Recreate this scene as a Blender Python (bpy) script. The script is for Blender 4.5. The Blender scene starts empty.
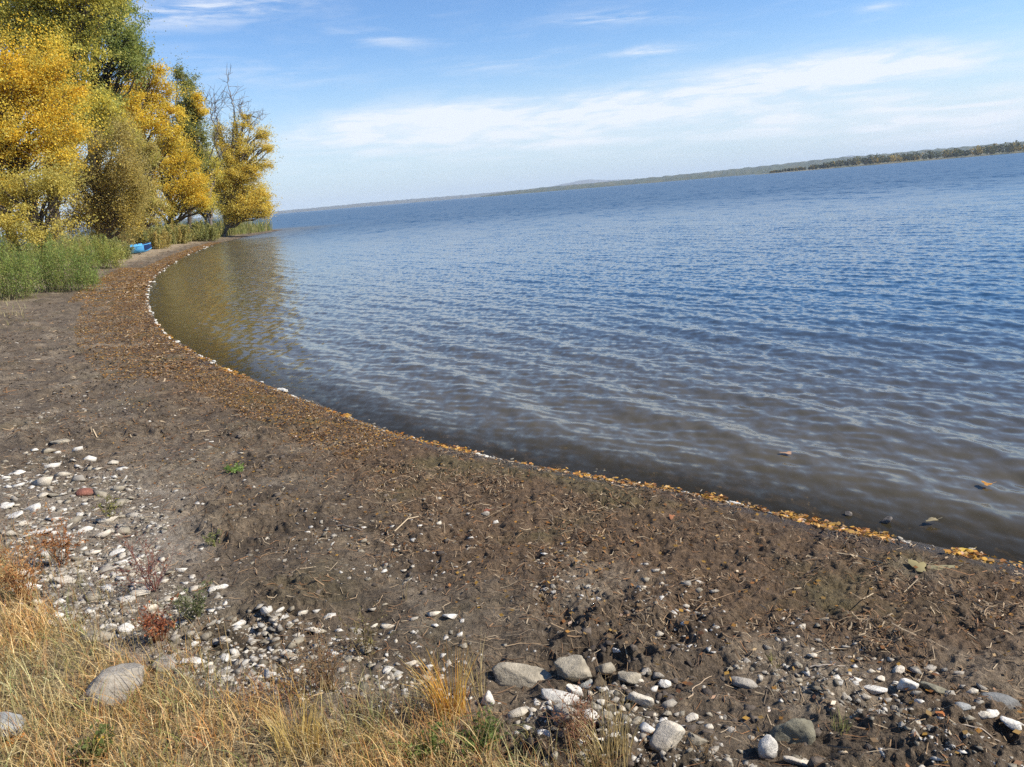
import bpy, math, random
import numpy as np

SEED = 11
rng = np.random.default_rng(SEED)
random.seed(SEED)
scene = bpy.context.scene
COL = scene.collection

# ------------------------------------------------------------------ camera frame
H = 2.3                     # eye height above the lake
F = 770.0
ROLL = math.radians(4.78)
PITCH = math.radians(13.78)
f_ = np.array([0, math.cos(PITCH), -math.sin(PITCH)])
r0 = np.array([1.0, 0, 0]); u0 = np.array([0, math.sin(PITCH), math.cos(PITCH)])
RV = math.cos(ROLL) * r0 - math.sin(ROLL) * u0
UV = math.sin(ROLL) * r0 + math.cos(ROLL) * u0
CAM = np.array([0, 0, H])

def ray(px, py):
    return f_ + RV * ((px - 512) / F) + UV * ((383.5 - py) / F)

def at_depth(px, py, Y):
    d = ray(px, py)
    return CAM + d * (Y / d[1])

def at_z(px, py, z=0.0):
    d = ray(px, py)
    return CAM + d * ((z - H) / d[2])

# ------------------------------------------------------------------ noise
_perm = np.random.default_rng(5).permutation(256).astype(np.int64)
_perm = np.concatenate([_perm, _perm])
_ga = np.random.default_rng(6).uniform(0, 2 * np.pi, 256)
_gx, _gy = np.cos(_ga), np.sin(_ga)

def perlin(x, y):
    xi = np.floor(x).astype(np.int64); yi = np.floor(y).astype(np.int64)
    xf = x - xi; yf = y - yi
    xi &= 255; yi &= 255
    u = xf * xf * xf * (xf * (xf * 6 - 15) + 10); v = yf * yf * yf * (yf * (yf * 6 - 15) + 10)
    def g(ix, iy, dx, dy):
        h = _perm[_perm[ix & 255] + (iy & 255)]
        return _gx[h] * dx + _gy[h] * dy
    a = g(xi, yi, xf, yf); b = g(xi + 1, yi, xf - 1, yf)
    c = g(xi, yi + 1, xf, yf - 1); d = g(xi + 1, yi + 1, xf - 1, yf - 1)
    return (a + u * (b - a)) * (1 - v) + (c + u * (d - c)) * v

def fbm(x, y, oct=4, ridged=False):
    s = 0; a = 1.0; t = 0
    for i in range(oct):
        n = perlin(x + 17.3 * i, y - 9.1 * i)
        if ridged: n = 0.5 - np.abs(n) * 1.6
        s = s + a * n; t += a; a *= 0.5
        x = x * 2.03; y = y * 2.03
    return s / t

def sstep(a, b, x):
    t = np.clip((x - a) / (b - a), 0, 1)
    return t * t * (3 - 2 * t)

# ------------------------------------------------------------------ shoreline
SHORE_PX = [(1024,568),(985,560),(940,550),(880,538),(800,519),(740,504),(690,494),(640,486),(590,478),(540,467),
            (495,458),(440,446),(400,435),(350,418),(290,395),(260,383),(225,369),(195,353),(170,338),(155,322),
            (148,305),(147,290),(155,277),(170,265),(190,254),(215,244),(240,238.6),(262,234),(283,230)]
pts = [at_z(*p)[:2] for p in SHORE_PX]
pts = [np.array(p) for p in [(60,-60),(30,-28),(14,-10),(7.4,-1.2),(4.6,2.0)]] + pts + \
      [np.array(p) for p in [(-31.2,115),(-36,120),(-48,128),(-70,140),(-130,170),(-320,300),(-900,800)]]
def chaikin(P, n=2):
    for _ in range(n):
        Q = [P[0]]
        for a, b in zip(P[:-1], P[1:]):
            Q += [a * .75 + b * .25, a * .25 + b * .75]
        Q.append(P[-1]); P = Q
    return P
SH = np.array(chaikin(pts, 1))

def shore_dist(x, y):
    """signed distance to the waterline, positive on land"""
    x = np.asarray(x, float); y = np.asarray(y, float); shp = x.shape
    x = x.ravel(); y = y.ravel()
    if len(x) == 1:
        a = SH[:-1]; e = SH[1:] - a; q = np.array([x[0], y[0]]) - a
        t = np.clip((q * e).sum(1) / (e * e).sum(1), 0, 1)[:, None]
        w = q - t * e; d2 = (w * w).sum(1); i = int(d2.argmin())
        cr = e[i, 0] * w[i, 1] - e[i, 1] * w[i, 0]
        return np.array([math.sqrt(d2[i]) * (1 if cr >= 0 else -1)]).reshape(shp)
    out = np.full(x.shape, 1e18); sg = np.ones(x.shape)
    for i in range(len(SH) - 1):
        ax, ay = SH[i]; bx, by = SH[i + 1]
        ex, ey = bx - ax, by - ay
        L2 = ex * ex + ey * ey
        t = np.clip(((x - ax) * ex + (y - ay) * ey) / L2, 0, 1)
        dx = x - ax - t * ex; dy = y - ay - t * ey
        d2 = dx * dx + dy * dy
        m = d2 < out
        out[m] = d2[m]
        cr = ex * dy - ey * dx
        sg[m] = np.where(cr[m] >= 0, 1, -1)
    d = np.sqrt(out) * sg
    return d.reshape(shp)

def wob(x, y):
    return 0.16 * perlin(x * 0.9 + 3, y * 0.9) + 0.07 * perlin(x * 3.1, y * 3.1 + 7)

def base_z(d):
    land = 0.085 * d + 0.02 * np.clip(d - 2.6, 0, 2.4) ** 1.5 
    land = np.where(d > 7, base7 + 0.012 * np.clip(d - 7, 0, 60), land)
    lake = np.maximum(0.10 * d, -3.0)
    return np.where(d > 0, land, lake)
base7 = 0.085 * 7 + 0.02 * 2.4 ** 1.5

def zones(x, y, d):
    """weights of litter / mud / stony / bank soil / far sand"""
    n = fbm(x * 0.55, y * 0.55, 4) ; n2 = fbm(x * 1.9 + 40, y * 1.9, 3)
    r = np.hypot(x, y)
    k = d + 1.3 * n + 0.5 * n2
    fr = sstep(36, 58, r)
    lk = k + 1.0 * sstep(.5, -2.5, x) - .2 + 1.0 * fr
    k = k + 1.3 * fr
    litter = sstep(2.3, 1.2, lk) * sstep(-0.25, 0.1, d)
    far = sstep(18, 34, r)
    stony = sstep(3.2, 4.2, k + 0.8 * np.clip(-x - 1.0, 0, 3)) * (1 - far) * (.15 + .85 * sstep(8.5, 6, r)) * (.55 + .45 * sstep(-.2, .15, n2))
    sand = far * sstep(2.8, 4.4, k)
    mud = np.clip(1 - litter - stony - sand, 0, 1)
    return litter, mud, stony, sand, n, n2

def ground_z(x, y, fine=True):
    d = shore_dist(x, y)
    z = base_z(d + .8 * wob(x, y) * sstep(80, 20, np.hypot(x, y)))
    if not fine: return z
    r = np.hypot(x, y)
    lit, mud, stony, sand, n, n2 = zones(x, y, d)
    on = sstep(-0.1, 0.5, d)
    near = sstep(60, 25, r)
    z = z + on * (0.05 * fbm(x * 0.8, y * 0.8, 3) + 0.03 * n2 * near)
    rid = fbm(x * 3.2, y * 3.2, 5, True)
    clod = fbm(x * 9, y * 9, 3, True)
    crumb = fbm(x * 27 + 3, y * 27, 2)
    patch = 0.35 + 0.9 * sstep(-0.15, 0.3, fbm(x * 1.1 + 9, y * 1.1, 2))
    z = z + on * near * (mud * patch * (0.14 * rid + 0.07 * clod + 0.018 * crumb) + stony * (0.035 * rid + 0.028 * clod + 0.012 * crumb)
                         + lit * (0.075 * rid + 0.05 * clod + 0.014 * crumb))
    z = z + near * sstep(0.02, 0.15, d) * 0.03 * sstep(0.9, 0.2, d)  # little wrack step at the water
    return z

def on_ground(px, py):
    z = 0.4
    for k in range(9):
        p = at_z(px, py, z)
        z = 0.4 * z + 0.6 * float(ground_z(np.array([p[0]]), np.array([p[1]]), k > 5)[0])
    return at_z(px, py, z)

# ------------------------------------------------------------------ mesh helpers
def tag(o, label=None, cat=None, group=None, kind=None):
    if label: o["label"] = label
    if cat: o["category"] = cat
    if group: o["group"] = group
    if kind: o["kind"] = kind
    return o

def mesh(name, V, faces, mat=None, col=None, smooth=False, parent=None, attrs=None):
    """faces: int array (M,3) or (M,4), or a list of such arrays"""
    if not isinstance(faces, list): faces = [faces]
    faces = [np.asarray(q, np.int32) for q in faces if len(q)]
    me = bpy.data.meshes.new(name)
    V = np.asarray(V, np.float32)
    me.vertices.add(len(V)); me.vertices.foreach_set("co", V.ravel())
    idx = np.concatenate([q.ravel() for q in faces])
    tot = np.concatenate([np.full(len(q), q.shape[1], np.int32) for q in faces])
    start = np.concatenate([[0], np.cumsum(tot)[:-1]]).astype(np.int32)
    me.loops.add(len(idx)); me.loops.foreach_set("vertex_index", idx)
    me.polygons.add(len(tot)); me.polygons.foreach_set("loop_start", start)
    if smooth: me.polygons.foreach_set("use_smooth", np.ones(len(tot), bool))
    me.update(calc_edges=True)
    if col is not None:
        a = me.color_attributes.new("Col", 'FLOAT_COLOR', 'POINT')
        c = np.ones((len(V), 4), np.float32); c[:, :3] = col
        a.data.foreach_set("color", c.ravel())
    for k, v in (attrs or {}).items():
        a = me.attributes.new(k, 'FLOAT', 'POINT'); a.data.foreach_set("value", np.asarray(v, np.float32))
    if mat: me.materials.append(mat)
    o = bpy.data.objects.new(name, me); COL.objects.link(o)
    if parent is not None: o.parent = parent
    return o

def empty(name, loc):
    o = bpy.data.objects.new(name, None); o.empty_display_size = 0.1
    o.location = [float(c) for c in loc]; COL.objects.link(o)
    return o

class Geo:
    """collects pieces, then becomes one mesh"""
    def __init__(s): s.V = []; s.F3 = []; s.F4 = []; s.C = []; s.n = 0
    def add(s, V, F, c):
        V = np.asarray(V, float).reshape(-1, 3); F = np.asarray(F, np.int64)
        s.V.append(V); (s.F3 if F.shape[1] == 3 else s.F4).append(F + s.n)
        c = np.asarray(c, float)
        s.C.append(np.broadcast_to(c, (len(V), 3)) if c.ndim == 1 else c); s.n += len(V)
    def build(s, name, mat, parent=None, smooth=False):
        V = np.concatenate(s.V)
        if parent is not None: V = V - np.array(parent.location)
        F = [np.concatenate(q) for q in (s.F3, s.F4) if q]
        return mesh(name, V, F, mat, np.concatenate(s.C), smooth, parent)

def tube(path, rad, sides=6):
    path = np.asarray(path, float); n = len(path)
    rad = np.broadcast_to(np.asarray(rad, float), (n,))
    T = np.gradient(path, axis=0); T /= np.linalg.norm(T, axis=1, keepdims=True) + 1e-9
    ref = np.where(np.abs(T[:, 2:3]) < 0.9, [[0, 0, 1.0]], [[1.0, 0, 0]])
    A = np.cross(T, ref); A /= np.linalg.norm(A, axis=1, keepdims=True) + 1e-9
    B = np.cross(T, A)
    ang = np.arange(sides) * 2 * np.pi / sides
    V = path[:, None] + rad[:, None, None] * (np.cos(ang)[None, :, None] * A[:, None] + np.sin(ang)[None, :, None] * B[:, None])
    i = np.arange(n - 1)[:, None] * sides; j = np.arange(sides)[None]
    k = (np.arange(sides)[None] + 1) % sides
    F = np.stack([i + j, i + k, i + sides + k, i + sides + j], -1).reshape(-1, 4)
    return V.reshape(-1, 3), F

def leaves(C, size, aspect=0.6, up=0.0, R=rng, dirs=None):
    """diamond shaped leaf faces at centres C"""
    n = len(C)
    d = R.normal(size=(n, 3)) if dirs is None else dirs + 0.35 * R.normal(size=(n, 3))
    d /= np.linalg.norm(d, axis=1, keepdims=True) + 1e-9
    e = R.normal(size=(n, 3)); e[:, 2] *= (1 - up)
    e -= d * np.sum(e * d, 1, keepdims=True); e /= np.linalg.norm(e, axis=1, keepdims=True) + 1e-9
    s = (size * R.uniform(0.65, 1.35, n))[:, None]
    V = np.stack([C - d * s * .5, C + e * s * .5 * aspect, C + d * s * .5, C - e * s * .5 * aspect], 1).reshape(-1, 3)
    F = np.arange(4 * n).reshape(n, 4)
    return V, F

def blades(P, az, L, bend, W, R=rng, rows=4):
    """tapering curved blades rooted at P"""
    n = len(P)
    t = np.linspace(0, 1, rows)[None, :, None]
    h = np.stack([np.cos(az), np.sin(az), np.zeros(n)], 1)[:, None]
    z = np.array([0, 0, 1.0])[None, None]
    b = bend[:, None, None]
    ang = b * t
    lean = np.where(b > 1e-3, (1 - np.cos(ang)) / np.maximum(b, 1e-3), 0); rise = np.where(b > 1e-3, np.sin(ang) / np.maximum(b, 1e-3), t)
    C = P[:, None] + L[:, None, None] * (h * lean + z * rise)
    tw = az + R.uniform(-1.5, 1.5, n) + np.pi / 2
    s = np.stack([np.cos(tw), np.sin(tw), np.zeros(n)], 1)[:, None]
    w = W[:, None, None] * (1 - t ** 1.5 * 0.85) * 0.5
    V = np.stack([C - s * w, C + s * w], 2).reshape(-1, 3)
    base = np.arange(n)[:, None] * rows * 2; i = np.arange(rows - 1)[None] * 2
    F = np.stack([base + i, base + i + 1, base + i + 3, base + i + 2], -1).reshape(-1, 4)
    return V, F, rows * 2

# ------------------------------------------------------------------ node helpers
class NT:
    def __init__(s, tree): s.t = tree; s.n = tree.nodes; s.l = tree.links
    def new(s, typ, **k):
        nd = s.n.new(typ)
        for a, b in k.items(): setattr(nd, a, b)
        return nd
    def put(s, sock, v):
        if isinstance(v, bpy.types.NodeSocket): s.l.new(v, sock)
        elif v is not None: sock.default_value = v
    def m(s, op, a, b=None, c=None, clamp=False):
        nd = s.new('ShaderNodeMath', operation=op); nd.use_clamp = clamp
        for i, v in enumerate((a, b, c)):
            if v is not None: s.put(nd.inputs[i], v)
        return nd.outputs[0]
    def v(s, op, a, b=None, scale=None):
        nd = s.new('ShaderNodeVectorMath', operation=op)
        s.put(nd.inputs[0], a)
        if b is not None: s.put(nd.inputs[1], b)
        if scale is not None: s.put(nd.inputs['Scale'], scale)
        return nd.outputs['Value'] if op in ('DOT_PRODUCT', 'LENGTH') else nd.outputs[0]
    def mix(s, fac, a, b, blend='MIX'):
        nd = s.new('ShaderNodeMix', data_type='RGBA', blend_type=blend)
        s.put(nd.inputs[0], fac); s.put(nd.inputs[6], a); s.put(nd.inputs[7], b)
        return nd.outputs[2]
    def noise(s, vec, scale, detail=4, rough=0.55, dist=0.0):
        nd = s.new('ShaderNodeTexNoise')
        s.put(nd.inputs['Vector'], vec); s.put(nd.inputs['Scale'], scale)
        nd.inputs['Detail'].default_value = detail; nd.inputs['Roughness'].default_value = rough
        nd.inputs['Distortion'].default_value = dist
        return nd
    def rng(s, x, a, b, c=0.0, d=1.0, smooth=True):
        nd = s.new('ShaderNodeMapRange'); nd.interpolation_type = 'SMOOTHSTEP' if smooth else 'LINEAR'
        s.put(nd.inputs[0], x)
        for i, q in enumerate((a, b, c, d)): nd.inputs[i + 1].default_value = q
        return nd.outputs[0]

def new_mat(name):
    m = bpy.data.materials.new(name); m.use_nodes = True
    m.node_tree.nodes.clear()
    t = NT(m.node_tree)
    out = t.new('ShaderNodeOutputMaterial')
    return m, t, out

def mat_surface(name, rough=0.85, vary=0.25, scale=30.0, bump=0.0, bscale=60.0, spec=0.3, color=None, metal=0):
    m, t, out = new_mat(name)
    p = t.new('ShaderNodeBsdfPrincipled')
    geo = t.new('ShaderNodeNewGeometry')
    if color is None:
        at = t.new('ShaderNodeAttribute', attribute_name='Col'); c = at.outputs['Color']
    else: c = (*color, 1)
    nz = t.noise(geo.outputs['Position'], scale, 5, 0.65)
    k = t.rng(nz.outputs['Fac'], 0.25, 0.75, 1 - vary, 1 + vary, False)
    c2 = t.v('SCALE', c if color is None else tuple(color), scale=k)
    t.put(p.inputs['Base Color'], c2)
    p.inputs['Roughness'].default_value = rough
    p.inputs['Specular IOR Level'].default_value = spec
    p.inputs['Metallic'].default_value = metal
    if bump:
        nb = t.noise(geo.outputs['Position'], bscale, 6, 0.7)
        b = t.new('ShaderNodeBump'); b.inputs['Strength'].default_value = bump; b.inputs['Distance'].default_value = 0.02
        t.put(b.inputs['Height'], nb.outputs['Fac']); t.put(p.inputs['Normal'], b.outputs[0])
    t.put(out.inputs['Surface'], p.outputs[0])
    return m

def mat_leaf(name, trans=0.35, gloss=0.06):
    m, t, out = new_mat(name)
    at = t.new('ShaderNodeAttribute', attribute_name='Col')
    d = t.new('ShaderNodeBsdfDiffuse'); tr = t.new('ShaderNodeBsdfTranslucent'); g = t.new('ShaderNodeBsdfGlossy')
    g.inputs['Roughness'].default_value = 0.45
    t.put(d.inputs[0], at.outputs['Color']); t.put(tr.inputs[0], at.outputs['Color'])
    g.inputs[0].default_value = (0.9, 0.9, 0.9, 1)
    a = t.new('ShaderNodeMixShader'); a.inputs[0].default_value = trans
    t.put(a.inputs[1], d.outputs[0]); t.put(a.inputs[2], tr.outputs[0])
    b = t.new('ShaderNodeMixShader'); b.inputs[0].default_value = gloss
    t.put(b.inputs[1], a.outputs[0]); t.put(b.inputs[2], g.outputs[0])
    t.put(out.inputs['Surface'], b.outputs[0])
    return m

M_STONE = mat_surface('stone', 0.85, 0.28, 45, 0.6, 90)
M_LEAF = mat_leaf('foliage', 0.5, .01)
M_GRASS = mat_leaf('grass_blades', 0.28, 0.015)
M_BARK = mat_surface('bark', 0.9, 0.3, 6, 0.5, 20)
M_LITTER = mat_surface('dead_plant_litter', 0.8, 0.2, 60)
M_FOAM = mat_surface('foam', 0.7, 0.08, 50, 0.4, 120)
M_DEADLEAF = mat_leaf('fallen_leaf', 0.25, 0.05)

# ------------------------------------------------------------------ ground sheet
def angles(dense_n, a0, a1, coarse_n):
    """bearing from +Y, clockwise"""
    d = np.linspace(a0, a1, dense_n)
    c = np.linspace(a1, a0 + 360, coarse_n + 2)[1:-1]
    return np.radians(np.concatenate([d, c]))

def polar_grid(ang, rad, closed=True):
    A, Rr = np.meshgrid(ang, rad)
    x = np.sin(A) * Rr; y = np.cos(A) * Rr
    na, nr = len(ang), len(rad)
    i = np.arange(nr - 1)[:, None] * na
    j = np.arange(na if closed else na - 1)[None]
    k = (j + 1) % na
    Fq = np.stack([i + j, i + na + j, i + na + k, i + k], -1).reshape(-1, 4)
    return x, y, Fq[:, ::-1]

def C(*a): return np.array(a, float)
def lerp(a, b, t): return a[None] * (1 - t[:, None]) + b[None] * t[:, None]

def build_ground():
    ang = angles(820, -41, 41, 120)
    rad = np.concatenate([np.geomspace(0.3, 1.7, 30)[:-1], np.geomspace(1.7, 40, 800)[:-1], np.geomspace(40, 400, 120)[:-1],
                          np.geomspace(400, 13500, 26)])
    x, y, Fq = polar_grid(ang, rad)
    x = x.ravel(); y = y.ravel()
    d = shore_dist(x, y)
    z = ground_z(x, y)
    lit, mud, stony, sand, n, n2 = zones(x, y, d)
    r = np.hypot(x, y)
    f1 = np.clip(0.5 + 0.9 * fbm(x * 2.3, y * 2.3 + 31, 4), 0, 1)
    f2 = np.clip(0.5 + 0.9 * fbm(x * 9, y * 9 + 13, 3), 0, 1)
    c_lit = lerp(C(.062, .041, .024), C(.165, .106, .058), f2 * 0.6 + f1 * 0.4)
    c_mud = lerp(C(.038, .027, .018), C(.180, .135, .086), np.clip(.5 + 1.5 * (f1 * 0.6 + f2 * 0.4 - .5), 0, 1))
    c_sto = lerp(C(.18,.148,.11), C(.31,.26,.195), f1 * 0.6 + f2 * 0.4)
    c_snd = lerp(C(.17, .13, .083), C(.34, .265, .17), f1 * .6 + f2 * .4)
    w = np.stack([lit, mud, stony, sand], 1); w /= w.sum(1, keepdims=True) + 1e-6
    c = w[:, :1] * c_lit + w[:, 1:2] * c_mud + w[:, 2:3] * c_sto + w[:, 3:4] * c_snd
    moss = sstep(0.05, 0.28, fbm(x * .9 + 70, y * .9, 4)) * np.clip(lit + .5 * mud, 0, 1) * 0.5
    c = c * (1 - moss[:, None]) + C(.105, .092, .038)[None] * moss[:, None]
    # pale dried crust patches
    crust = sstep(0.06, 0.32, fbm(x * 1.2 + 11, y * 1.2 + 5, 4)) * (mud + 0.6 * lit) * 0.6
    c = c * (1 - crust[:, None]) + C(.27, .22, .155)[None] * crust[:, None]
    # matted dead grass on the bank
    wx = x + .22 * fbm(x * 2.1, y * 2.1 + 60, 3); wy = y + .22 * fbm(x * 2.1 + 90, y * 2.1, 3)
    bank = inpoly(np.stack([wx, wy], 1), BANK()).astype(float)
    c_b = lerp(C(.20, .145, .075), C(.36, .27, .13), f2)
    c = c * (1 - .8 * bank[:, None]) + c_b * .8 * bank[:, None]
    lake = sstep(0.05, -0.2, d)
    c = c * (1 - lake[:, None]) + C(.13, .10, .066)[None] * lake[:, None]
    wet = sstep(0.42, 0.08, d + 0.3 * n2)
    m, t, out = new_mat('beach_ground')
    p = t.new('ShaderNodeBsdfPrincipled'); geo = t.new('ShaderNodeNewGeometry')
    pos = geo.outputs['Position']
    at = t.new('ShaderNodeAttribute', attribute_name='Col'); we = t.new('ShaderNodeAttribute', attribute_name='wet')
    a = t.noise(pos, 55, 6, 0.7); b = t.noise(pos, 14, 5, 0.65); h = t.noise(pos, 160, 3, 0.6)
    k = t.m('MULTIPLY', t.rng(a.outputs['Fac'], .30, .70, .38, 1.65, False), t.rng(b.outputs['Fac'], .3, .7, .72, 1.28, False))
    k = t.m('MULTIPLY', k, t.rng(we.outputs['Fac'], 0, 1, 1, .5))
    cc = t.v('SCALE', at.outputs['Color'], scale=k)
    hue = t.mix(t.rng(h.outputs['Fac'], .5, .75, 0, .35), cc, t.v('MULTIPLY', cc, (1.5, 1.25, 1.0)))
    t.put(p.inputs['Base Color'], hue)
    t.put(p.inputs['Roughness'], t.rng(we.outputs['Fac'], 0, 1, .92, .35)); p.inputs['Specular IOR Level'].default_value = .3
    bp = t.new('ShaderNodeBump'); bp.inputs['Strength'].default_value = 1.0; bp.inputs['Distance'].default_value = .022
    hh = t.m('ADD', t.m('MULTIPLY', a.outputs['Fac'], 1.0), t.m('MULTIPLY', h.outputs['Fac'], .5))
    t.put(bp.inputs['Height'], hh); t.put(p.inputs['Normal'], bp.outputs[0])
    t.put(out.inputs['Surface'], p.outputs[0])
    o = mesh('ground', np.stack([x, y, z], 1), Fq, m, np.clip(c, 0, 1), True, attrs={'wet': wet})
    tag(o, kind='structure')

# ------------------------------------------------------------------ lake
WDIR = np.array([-0.894, -0.447])
def wave_z(x, y):
    R = np.random.default_rng(77)
    th0 = math.atan2(WDIR[1], WDIR[0])
    r = np.hypot(x, y)
    ph = 1.3 * fbm(x * 0.35, y * 0.35, 2); 
    grp = 0.55 + 0.9 * np.clip(0.5 + fbm(x * 0.22 + 5, y * 0.22, 3), 0, 1)
    z = np.zeros_like(x)
    comps = [(1.05, .0072, .00), (0.88, .0028, .14), (1.4, .0032, -.10)]
    for lam, amp, dt in comps:
        th = th0 + dt; k = 2 * np.pi / lam
        q = k * (math.cos(th) * x + math.sin(th) * y) + 2.2 * ph + R.uniform(0, 6.28)
        fade = sstep(lam * 260, lam * 90, r) * (.75 + 1.0 * sstep(20, 8, r))
        s = np.sin(q)
        z += amp * grp * (s + 0.28 * np.cos(2 * q) * -1) * fade
    for i in range(46):
        lam = 0.12 * (0.62 / 0.12) ** (R.uniform() ** 1.1)
        th = th0 + .25 + R.normal() * .42
        amp = 0.0030 * lam * R.uniform(.5, 1.4)
        k = 2 * np.pi / lam
        q = k * (math.cos(th) * x + math.sin(th) * y) + R.uniform(0, 6.28) + 1.5 * ph * R.uniform(-1, 1)
        z += amp * np.sin(q) * sstep(lam * 150, lam * 55, r)
    return z

def build_lake():
    ang = np.radians(np.concatenate([np.linspace(-80, -29, 30)[:-1], np.linspace(-29, 40, 900), np.linspace(40, 130, 60)[1:]]))
    rad = np.concatenate([np.geomspace(2.2, 3.2, 12)[:-1], np.geomspace(3.2, 130, 900)[:-1], np.geomspace(130, 1500, 120)[:-1], np.geomspace(1500, 13500, 40)])
    x, y, Fq = polar_grid(ang, rad, False)
    x = x.ravel(); y = y.ravel()
    d = shore_dist(x, y)
    keep = (d < 0.35)
    z = wave_z(x, y) * (.15 + .85 * sstep(0.0, -1.0, d)) * sstep(.12, -.05, d)
    fm = keep[Fq].all(1)
    Fq = Fq[fm]
    used = np.zeros(len(x), bool); used[Fq.ravel()] = True
    remap = np.cumsum(used) - 1
    Fq = remap[Fq]; x = x[used]; y = y[used]; z = z[used]; d = d[used]
    r = np.hypot(x, y)
    off = -d + 1.5 * fbm(x * 0.12, y * 0.12, 3)
    t1 = sstep(0.5, 11, off)
    c = lerp(C(.088, .072, .042), C(.022, .062, .115), t1)
    far = sstep(14, 110, r)
    depth = np.clip(-d, 0, 50)
    m, t, out = new_mat('lake_water')
    geo = t.new('ShaderNodeNewGeometry'); pos = geo.outputs['Position']
    at = t.new('ShaderNodeAttribute', attribute_name='Col'); fa = t.new('ShaderNodeAttribute', attribute_name='far')
    de = t.new('ShaderNodeAttribute', attribute_name='depth')
    th = math.atan2(WDIR[1], WDIR[0])
    def ripples(scale, along, detail):
        mp = t.new('ShaderNodeMapping'); mp.vector_type = 'POINT'
        mp.inputs['Rotation'].default_value = (0, 0, -th); mp.inputs['Scale'].default_value = (1, along, 1)
        t.put(mp.inputs['Vector'], pos)
        nz = t.noise(mp.outputs[0], scale, detail, 0.6)
        sp = t.new('ShaderNodeSeparateColor'); t.put(sp.inputs[0], nz.outputs['Color'])
        return t.m('SUBTRACT', sp.outputs[0], .5), t.m('SUBTRACT', sp.outputs[1], .5)
    gust = t.noise(pos, 0.035, 3, 0.6)
    gk = t.rng(gust.outputs['Fac'], .3, .7, .6, 1.35)
    a1, b1 = ripples(9, .55, 2)
    a2, b2 = ripples(1.2, .4, 3)
    a3, b3 = ripples(.30, .35, 2)
    wv = C(math.cos(th), math.sin(th), 0); cv = C(-math.sin(th), math.cos(th), 0)
    def comb(a, b, ka, kb):
        return t.v('ADD', t.v('SCALE', tuple(wv), scale=t.m('MULTIPLY', a, ka)), t.v('SCALE', tuple(cv), scale=t.m('MULTIPLY', b, kb)))
    s1 = comb(a1, b1, .62, .38)
    s2 = t.v('SCALE', t.v('ADD', comb(a2, b2, 1.25, .6), comb(a3, b3, .6, .25)), scale=fa.outputs['Fac'])
    sl = t.v('SCALE', t.v('ADD', s1, s2), scale=gk)
    calm = t.rng(de.outputs['Fac'], 0, .5, .6, 1)
    sl = t.v('SCALE', sl, scale=calm)
    nrm = t.v('NORMALIZE', t.v('ADD', geo.outputs['Normal'], sl))
    p = t.new('ShaderNodeBsdfPrincipled')
    t.put(p.inputs['Base Color'], at.outputs['Color'])
    p.inputs['IOR'].default_value = 1.333
    t.put(p.inputs['Roughness'], t.rng(fa.outputs['Fac'], 0, 1, .11, .31, False))
    t.put(p.inputs['Normal'], nrm)
    # shallow edge: clear water over the wet bed
    tr = t.new('ShaderNodeBsdfTransparent'); tr.inputs[0].default_value = (.80, .70, .55, 1)
    fr = t.new('ShaderNodeFresnel'); fr.inputs['IOR'].default_value = 1.333; t.put(fr.inputs['Normal'], nrm)
    clear = t.m('MULTIPLY', t.rng(de.outputs['Fac'], 0.0, 1.1, .8, 0), t.m('SUBTRACT', 1, fr.outputs[0]))
    mx = t.new('ShaderNodeMixShader'); t.put(mx.inputs[0], clear)
    t.put(mx.inputs[1], p.outputs[0]); t.put(mx.inputs[2], tr.outputs[0])
    t.put(out.inputs['Surface'], mx.outputs[0])
    o = mesh('lake_water', np.stack([x, y, z], 1), Fq, m, c, True, attrs={'far': far, 'depth': depth})
    tag(o, kind='structure')

# ------------------------------------------------------------------ far shores
def ridge(name, px0, px1, D, h_fn, depth, colors, nseg=200, rough=0.25, seed=1, label=None):
    """a low wooded shore: heightfield strip between two bearings"""
    R = np.random.default_rng(seed)
    xs = np.linspace(px0, px1, nseg)
    rows = [0, 0.02, .1, .25, .5, .8, 1.0]; prof = [-.6, .22, .55, .8, 1, .95, .3]
    V = []; Cc = []
    for i, px in enumerate(xs):
        q = at_depth(px, 214 - (px - 273) * .0836, 1.0)
        b = q[:2] / np.linalg.norm(q[:2])
        h = h_fn(px)
        for k, (rr, pp) in enumerate(zip(rows, prof)):
            Dk = D + depth * rr
            jit = 1 + rough * (0.7 * math.sin(px * 1.7 + k * 2) * math.sin(px * .43 + k) + R.uniform(-.5, .5))
            V.append([b[0] * Dk, b[1] * Dk, max(-2.5, pp * h * (jit if pp > 0 else 1) * Dk / F) if k else -2.6])
            Cc.append(colors[R.integers(len(colors))])
    n = len(rows)
    i = np.arange(nseg - 1)[:, None] * n; j = np.arange(n - 1)[None]
    Fq = np.stack([i + j, i + n + j, i + n + j + 1, i + j + 1], -1).reshape(-1, 4)
    o = mesh(name, V, Fq, mat_surface(name + '_cover', .95, .35, .02), np.array(Cc), False)
    return tag(o, kind='structure')

def interp(pts):
    xs = [p[0] for p in pts]; ys = [p[1] for p in pts]
    return lambda x: float(np.interp(x, xs, ys))

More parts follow.
